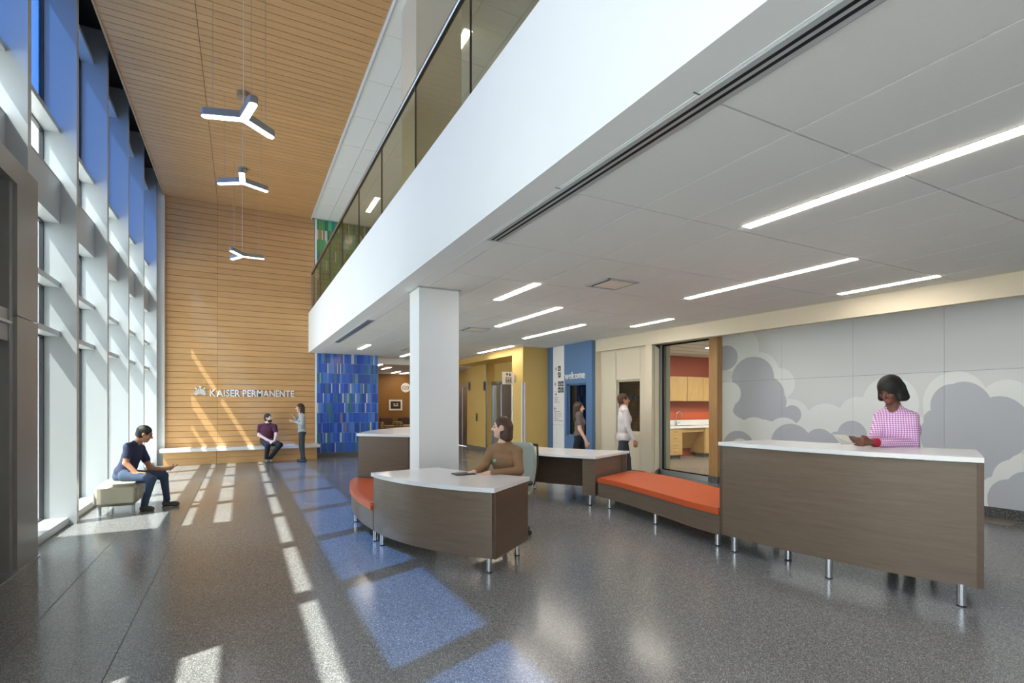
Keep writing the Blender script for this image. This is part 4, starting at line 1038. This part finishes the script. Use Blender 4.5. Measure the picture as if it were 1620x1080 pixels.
    if st == 'short':
        hp += [ell(e(0, -.035, -.02), np.array((.078, .075, .07))*s, A, 0)]
        cut += [ell(e(q*.085, .012, -.03), np.array((.03, .035, .05))*s, A, 0) for q in (-1, 1)]
        cut += [ell(e(0, .10, -.02), np.array((.075, .085, .085))*s, A, 0)]
    else:
        L = hair.get('len', .12); out = hair.get('out', .07); dn = nrm(-up*.35+np.array((0, 0, -.65)))
        for q in (-1, -.5, 0, .5, 1):
            b = e(q*.062, -.05-.03*(1-abs(q)), .0)
            en = e(q*(out+.01), -.05-.035*(1-abs(q)), 0)+dn*L*s
            hp.append(cap(b, en, .048*s, .040*s*hair.get('tip', 1), 0, k=.03))
        for q in (-1, 1):
            hp.append(cap(e(q*.072, -.005, .02), e(q*out, .0, 0)+dn*L*.9*s, .030*s, .028*s*hair.get('tip', 1), 0, k=.03))
        cut = [ell(e(0, .105, -.045+hair.get('cut', 0)), np.array((.068, .085, .105))*s, A, 0), cap(e(0, .02, -.06), e(0, .02, -.3), .052*s, .052*s, 0)]
        if hair.get('ear'): cut += [ell(e(q*.085, .012, -.012), np.array((.03, .045, .05))*s, A, 0) for q in (-1, 1)]
    V, F, lab = sdf_mesh(hp, cut, .0075, .02)
    sdf_obj('hair', V, F, None, [hair['mat']], body)
    if hair.get('beard'):
        bp = [ell(e(0, .026, -.070), np.array((.062, .070, .052))*s, A, 0), ell(e(0, .064, -.092), np.array((.032, .03, .027))*s, A, 0), cap(e(-.025, .098, -.047), e(.025, .098, -.047), .008*s, .008*s, 0)]
        bc = [ell(e(0, .06, -.028), np.array((.058, .075, .052))*s, A, 0), ell(e(0, -.05, -.05), np.array((.09, .07, .12))*s, A, 0)]
        V, F, lab = sdf_mesh(bp, bc, .006, .008); sdf_obj('beard', V, F, None, [hair['mat']], body)
    return root, body
v3 = lambda *a: np.array(a, float)

# --- man on the ottoman looking at his phone (faces +x)
d0, dn, df = 7.95, 7.80, 8.18
J = dict(head=U(228.5, 686, d0), face=(1, .05, -.42), headup=(.35, 0, 1), neck=U(217, 700, d0), sh_r=U(203, 707, dn-.02), sh_l=U(222, 709, df-.03), pel=U(195, 752, d0),
         el_r=U(199, 732, dn-.05), wr_r=U(217, 750, dn-.02), el_l=U(238, 741, df), wr_l=U(259, 742, df),
         hip_r=U(198, 753, dn), kn_r=U(240, 757.5, dn), an_r=U(229, 797, dn+.02), toe_r=U(243, 804.5, dn+.02),
         hip_l=U(201, 751, df-.1), kn_l=U(259, 752, df), an_l=U(264, 789, df+.02), toe_l=U(283, 796.5, df+.02),
         hd_r=v3(1, .05, .05), pn_r=v3(.1, 0, -1), th_r=v3(0, 1, 0), hd_l=v3(1, 0, .15), pn_l=v3(0, -.3, 1), th_l=v3(.0, -1, .3))
person('man in navy t-shirt and jeans on the ottoman holding a phone', (-1.45, 9.7, 0), J, dict(skin='skin_a', top='navy', bottom='denim', shoe='shoe', short=.55, curl_l=.7, curl_r=.25, girth=1.05, hem=.16), dict(mat='hair_black', style='short', cut=-.008), 1.02)
ph = thing('mobile_phone', 'dark phone in the hand of the man on the ottoman', 'phone', tuple(U(274, 740, df)))
c = U(274.5, 739.5, df); a = nrm(v3(.75, 0, .65)); b = v3(0, 1, 0); nn = np.cross(a, b)
m = MB(); vs = [tuple(c+a*i*.075+b*j*.037+nn*k*.005) for k in (-1, 1) for j in (-1, 1) for i in (-1, 1)]
m.add(vs, [(0, 2, 3, 1), (4, 5, 7, 6), (0, 1, 5, 4), (2, 6, 7, 3), (0, 4, 6, 2), (1, 3, 7, 5)]); m.build('case', 'blackp', ph)

# --- man in maroon on the wall bench (faces the room)
d = 14.72
J = dict(head=U(424.5, 661, d-.02), face=(.75, -.55, .12), neck=U(423.5, 669.5, d), sh_r=U(411.5, 674.5, d-.02), sh_l=U(434.5, 674.5, d+.02), pel=U(422.5, 697.5, d),
         el_r=U(409.5, 688, d-.1), wr_r=U(426, 697, d-.36), el_l=U(437, 688, d-.08), wr_l=U(434, 697.5, d-.34),
         hip_r=U(418, 698, d-.06), kn_r=U(423.5, 705, d-.47), an_r=U(421.5, 724, d-.40), toe_r=U(423, 730, d-.60),
         hip_l=U(428, 698, d-.04), kn_l=U(443, 703.5, d-.42), an_l=U(428, 724, d-.32), toe_l=U(430, 729.5, d-.52),
         hd_r=v3(.8, -.3, -.2), hd_l=v3(-.8, -.4, -.3), pn_r=v3(0, .5, -1), pn_l=v3(0, .5, -1), th_r=v3(0, -.3, 1), th_l=v3(0, -.3, 1))
person('bearded man in maroon t-shirt sitting on the wall bench', (.75, 16.2, 0), J, dict(skin='skin_b', top='maroon', bottom='denim_dark', shoe='shoe_g', short=.6, girth=1.12, hem=.14, leg=1.15), dict(mat='hair_black', style='short', beard=True), 1.04)

# --- woman in grey top standing (faces -x)
d = 14.5
J = dict(head=U(474.5, 645, d), face=(-1, -.15, -.05), neck=U(476.5, 653.5, d), sh_r=U(477.5, 658.5, d+.15), sh_l=U(478.5, 658.5, d-.16), pel=U(478, 683, d),
         el_l=U(478.5, 670, d-.24), wr_l=U(467, 667, d-.14), el_r=U(475.5, 670, d+.22), wr_r=U(467.5, 661, d+.06),
         hip_l=U(478, 685, d-.08), kn_l=U(478.5, 705, d-.09), an_l=U(481, 724.5, d-.09), toe_l=U(473, 728.8, d-.10),
         hip_r=U(477, 685, d+.08), kn_r=U(476, 705, d+.08), an_r=U(478, 723.5, d+.1), toe_r=U(470, 728, d+.08),
         hd_l=v3(-1, .1, .1), hd_r=v3(-.5, -.3, .8), pn_l=v3(0, .6, .8), pn_r=v3(.3, -.8, .1), th_l=v3(0, 0, 1), th_r=v3(0, 0, 1))
person('woman in grey top and dark leggings standing by the blue tiles', (1.55, 15.6, 0), J, dict(skin='skin_b', top='knit_grey', bottom='charcoal', shoe='black', bust=True, girth=.92, hem=.05, leg=.9, hemw=.8), dict(mat='hair_brown', style='long', len=.27, out=.075), 1.0)

# --- woman seated at the reception desk
d = 6.05
J = dict(head=U(794, 676, d), face=(-.93, .42, 0), neck=U(797, 699, d+.02), sh_r=U(778, 713, d+.13), sh_l=U(818, 714, d-.04), pel=U(806, 762, d+.12),
         el_r=U(767, 737, d+.02), wr_r=U(752, 746.5, d-.14), el_l=U(821.5, 744, d-.16), wr_l=U(776, 748.5, d-.26),
         hip_r=U(797, 770, d+.15), kn_r=U(760, 775, d-.25), an_r=U(768, 824, d-.15), toe_r=U(750, 834, d-.25),
         hip_l=U(812, 770, d+.02), kn_l=U(785, 778, d-.38), an_l=U(795, 832, d-.25), toe_l=U(777, 842, d-.38),
         hd_r=v3(-.9, -.35, -.1), hd_l=v3(-.9, .1, -.08), pn_r=v3(0, 0, -1), pn_l=v3(0, 0, -1), th_r=v3(.2, -1, 0), th_l=v3(-.2, 1, 0))
r, b = person('woman in tan sweater sitting at the reception desk', (2.8, 5.45, 0), J, dict(skin='skin_b', top='knit_tan', bottom='charcoal', shoe='black', girth=1.1, hem=.06, curl_l=.3, curl_r=.3), dict(mat='hair_mid', style='bob', len=.115, out=.066, ear=True, cut=.01), 1.03)
MB().ball(U(782.5, 728.5, d-.17), (.018, .018, .022)).build('necklace_pendant', 'necklace', r)

# --- woman at the tall counter with tablet
d = 5.2
J = dict(head=U(1408, 617, d), face=(-.9, .06, -.45), headup=(-.35, 0, 1), neck=U(1413, 643, d+.03), sh_r=U(1394, 660, d+.08), sh_l=U(1441, 661, d-.06), pel=U(1424, 722, d+.10),
         el_r=U(1384, 693, d+.02), wr_r=U(1364, 697, d-.12), el_l=U(1444, 702, d-.12), wr_l=U(1379, 699.5, d-.26),
         hd_l=v3(-.9, .35, .02), hd_r=v3(-.95, .1, .0), pn_l=v3(.3, .9, .2), pn_r=v3(0, -.4, .8), th_l=v3(0, 0, 1), th_r=v3(-.2, -.3, 1))
pp = J['pel']
for sd, q in (('r', .09), ('l', -.09)):
    ox, oy = q*.35, q*.95
    J['hip_'+sd] = pp+v3(ox, oy, -.02); J['kn_'+sd] = v3(pp[0]+ox*1.05, pp[1]+oy*1.05, .53); J['an_'+sd] = v3(pp[0]+ox*1.1+.02, pp[1]+oy*1.1, .09); J['toe_'+sd] = v3(pp[0]+ox*1.1-.15, pp[1]+oy*1.1-.05, .035)
person('woman in pink gingham shirt standing at the tall counter', (pp[0], pp[1], 0), J, dict(skin='skin_c', top='gingham', bottom='charcoal', shoe='black', bust=True, girth=1.12, hem=.06, cuff='red_cloth', vneck=True, curl_l=.6, curl_r=.4), dict(mat='hair_black', style='bob', len=.085, out=.082, vol=1.17, tip=1.05, cut=-.022), 1.06)
tb2 = thing('held_tablet', 'pale tablet held by the woman at the tall counter', 'tablet', tuple(U(1339, 692, d-.14)))
q4 = [U(1317, 687, 5.10), U(1340, 688.5, 4.98), U(1350, 703, 4.95), U(1331, 703.5, 5.07)]
nn = nrm(np.cross(q4[1]-q4[0], q4[3]-q4[0]))*.008; m = MB()
m.add([tuple(q) for q in q4]+[tuple(q+nn) for q in q4], [(0, 1, 2, 3), (7, 6, 5, 4), (0, 4, 5, 1), (1, 5, 6, 2), (2, 6, 7, 3), (3, 7, 4, 0)]); m.build('case', 'screen_white', tb2)

# --- two people walking by the service windows
def walker(label, d, hx, hy, shy, hipy, face, outfit, hair, s, hw, lean=0, armpx=(0, 0)):
    f = nrm(v3(*face)); f[2] = 0; f = nrm(f); rtv = v3(f[1], -f[0], 0)
    pel = U(hx-lean, hipy, d); ct = U(hx-lean*.6, shy, d)
    J = dict(head=U(hx, hy, d), face=face, neck=ct+v3(0, 0, .075*s), pel=pel, sh_l=ct-rtv*.175*s, sh_r=ct+rtv*.175*s)
    hz = pel[2]
    for sd, q, st in (('l', -1, .16), ('r', 1, -.16)):
        J['el_'+sd] = J['sh_'+sd]+rtv*q*.05-f*.03*st*6+v3(0, 0, -.29*s); J['wr_'+sd] = J['el_'+sd]+f*(.06-st*.5)+rtv*q*.01+v3(0, 0, -.25*s)
        J['hd_'+sd] = v3(0, 0, -1)+f*.25; J['pn_'+sd] = -rtv*q; J['th_'+sd] = f
        J['hip_'+sd] = pel+rtv*q*.09-v3(0, 0, .03); J['kn_'+sd] = pel+rtv*q*.09+f*st*.6+v3(0, 0, -hz*.48); J['an_'+sd] = pel+rtv*q*.085+f*st*.9+v3(0, 0, .095-hz); J['toe_'+sd] = J['an_'+sd]+f*.16+v3(0, 0, -.055)
    return person(label, (pel[0], pel[1], 0), J, outfit, hair, s)
walker('dark haired woman in grey top walking past the blue wall', 11.4, 916, 644.5, 656.5, 690, (.75, -.6, -.05), dict(skin='skin_b', top='taupe', bottom='denim_dark', shoe='black', short=.6, bust=True, girth=.95), dict(mat='hair_brown', style='long', len=.26, out=.08), 1.02, 0)
walker('woman in loose white blouse standing by the beige wall window', 10.6, 986.5, 632.5, 649, 691, (.85, -.5, 0), dict(skin='skin_a', top='white_cloth', bottom='charcoal', shoe='black', bust=True, girth=1.08, hem=-.02), dict(mat='hair_mid', style='short', cut=.02), 1.08, 0)
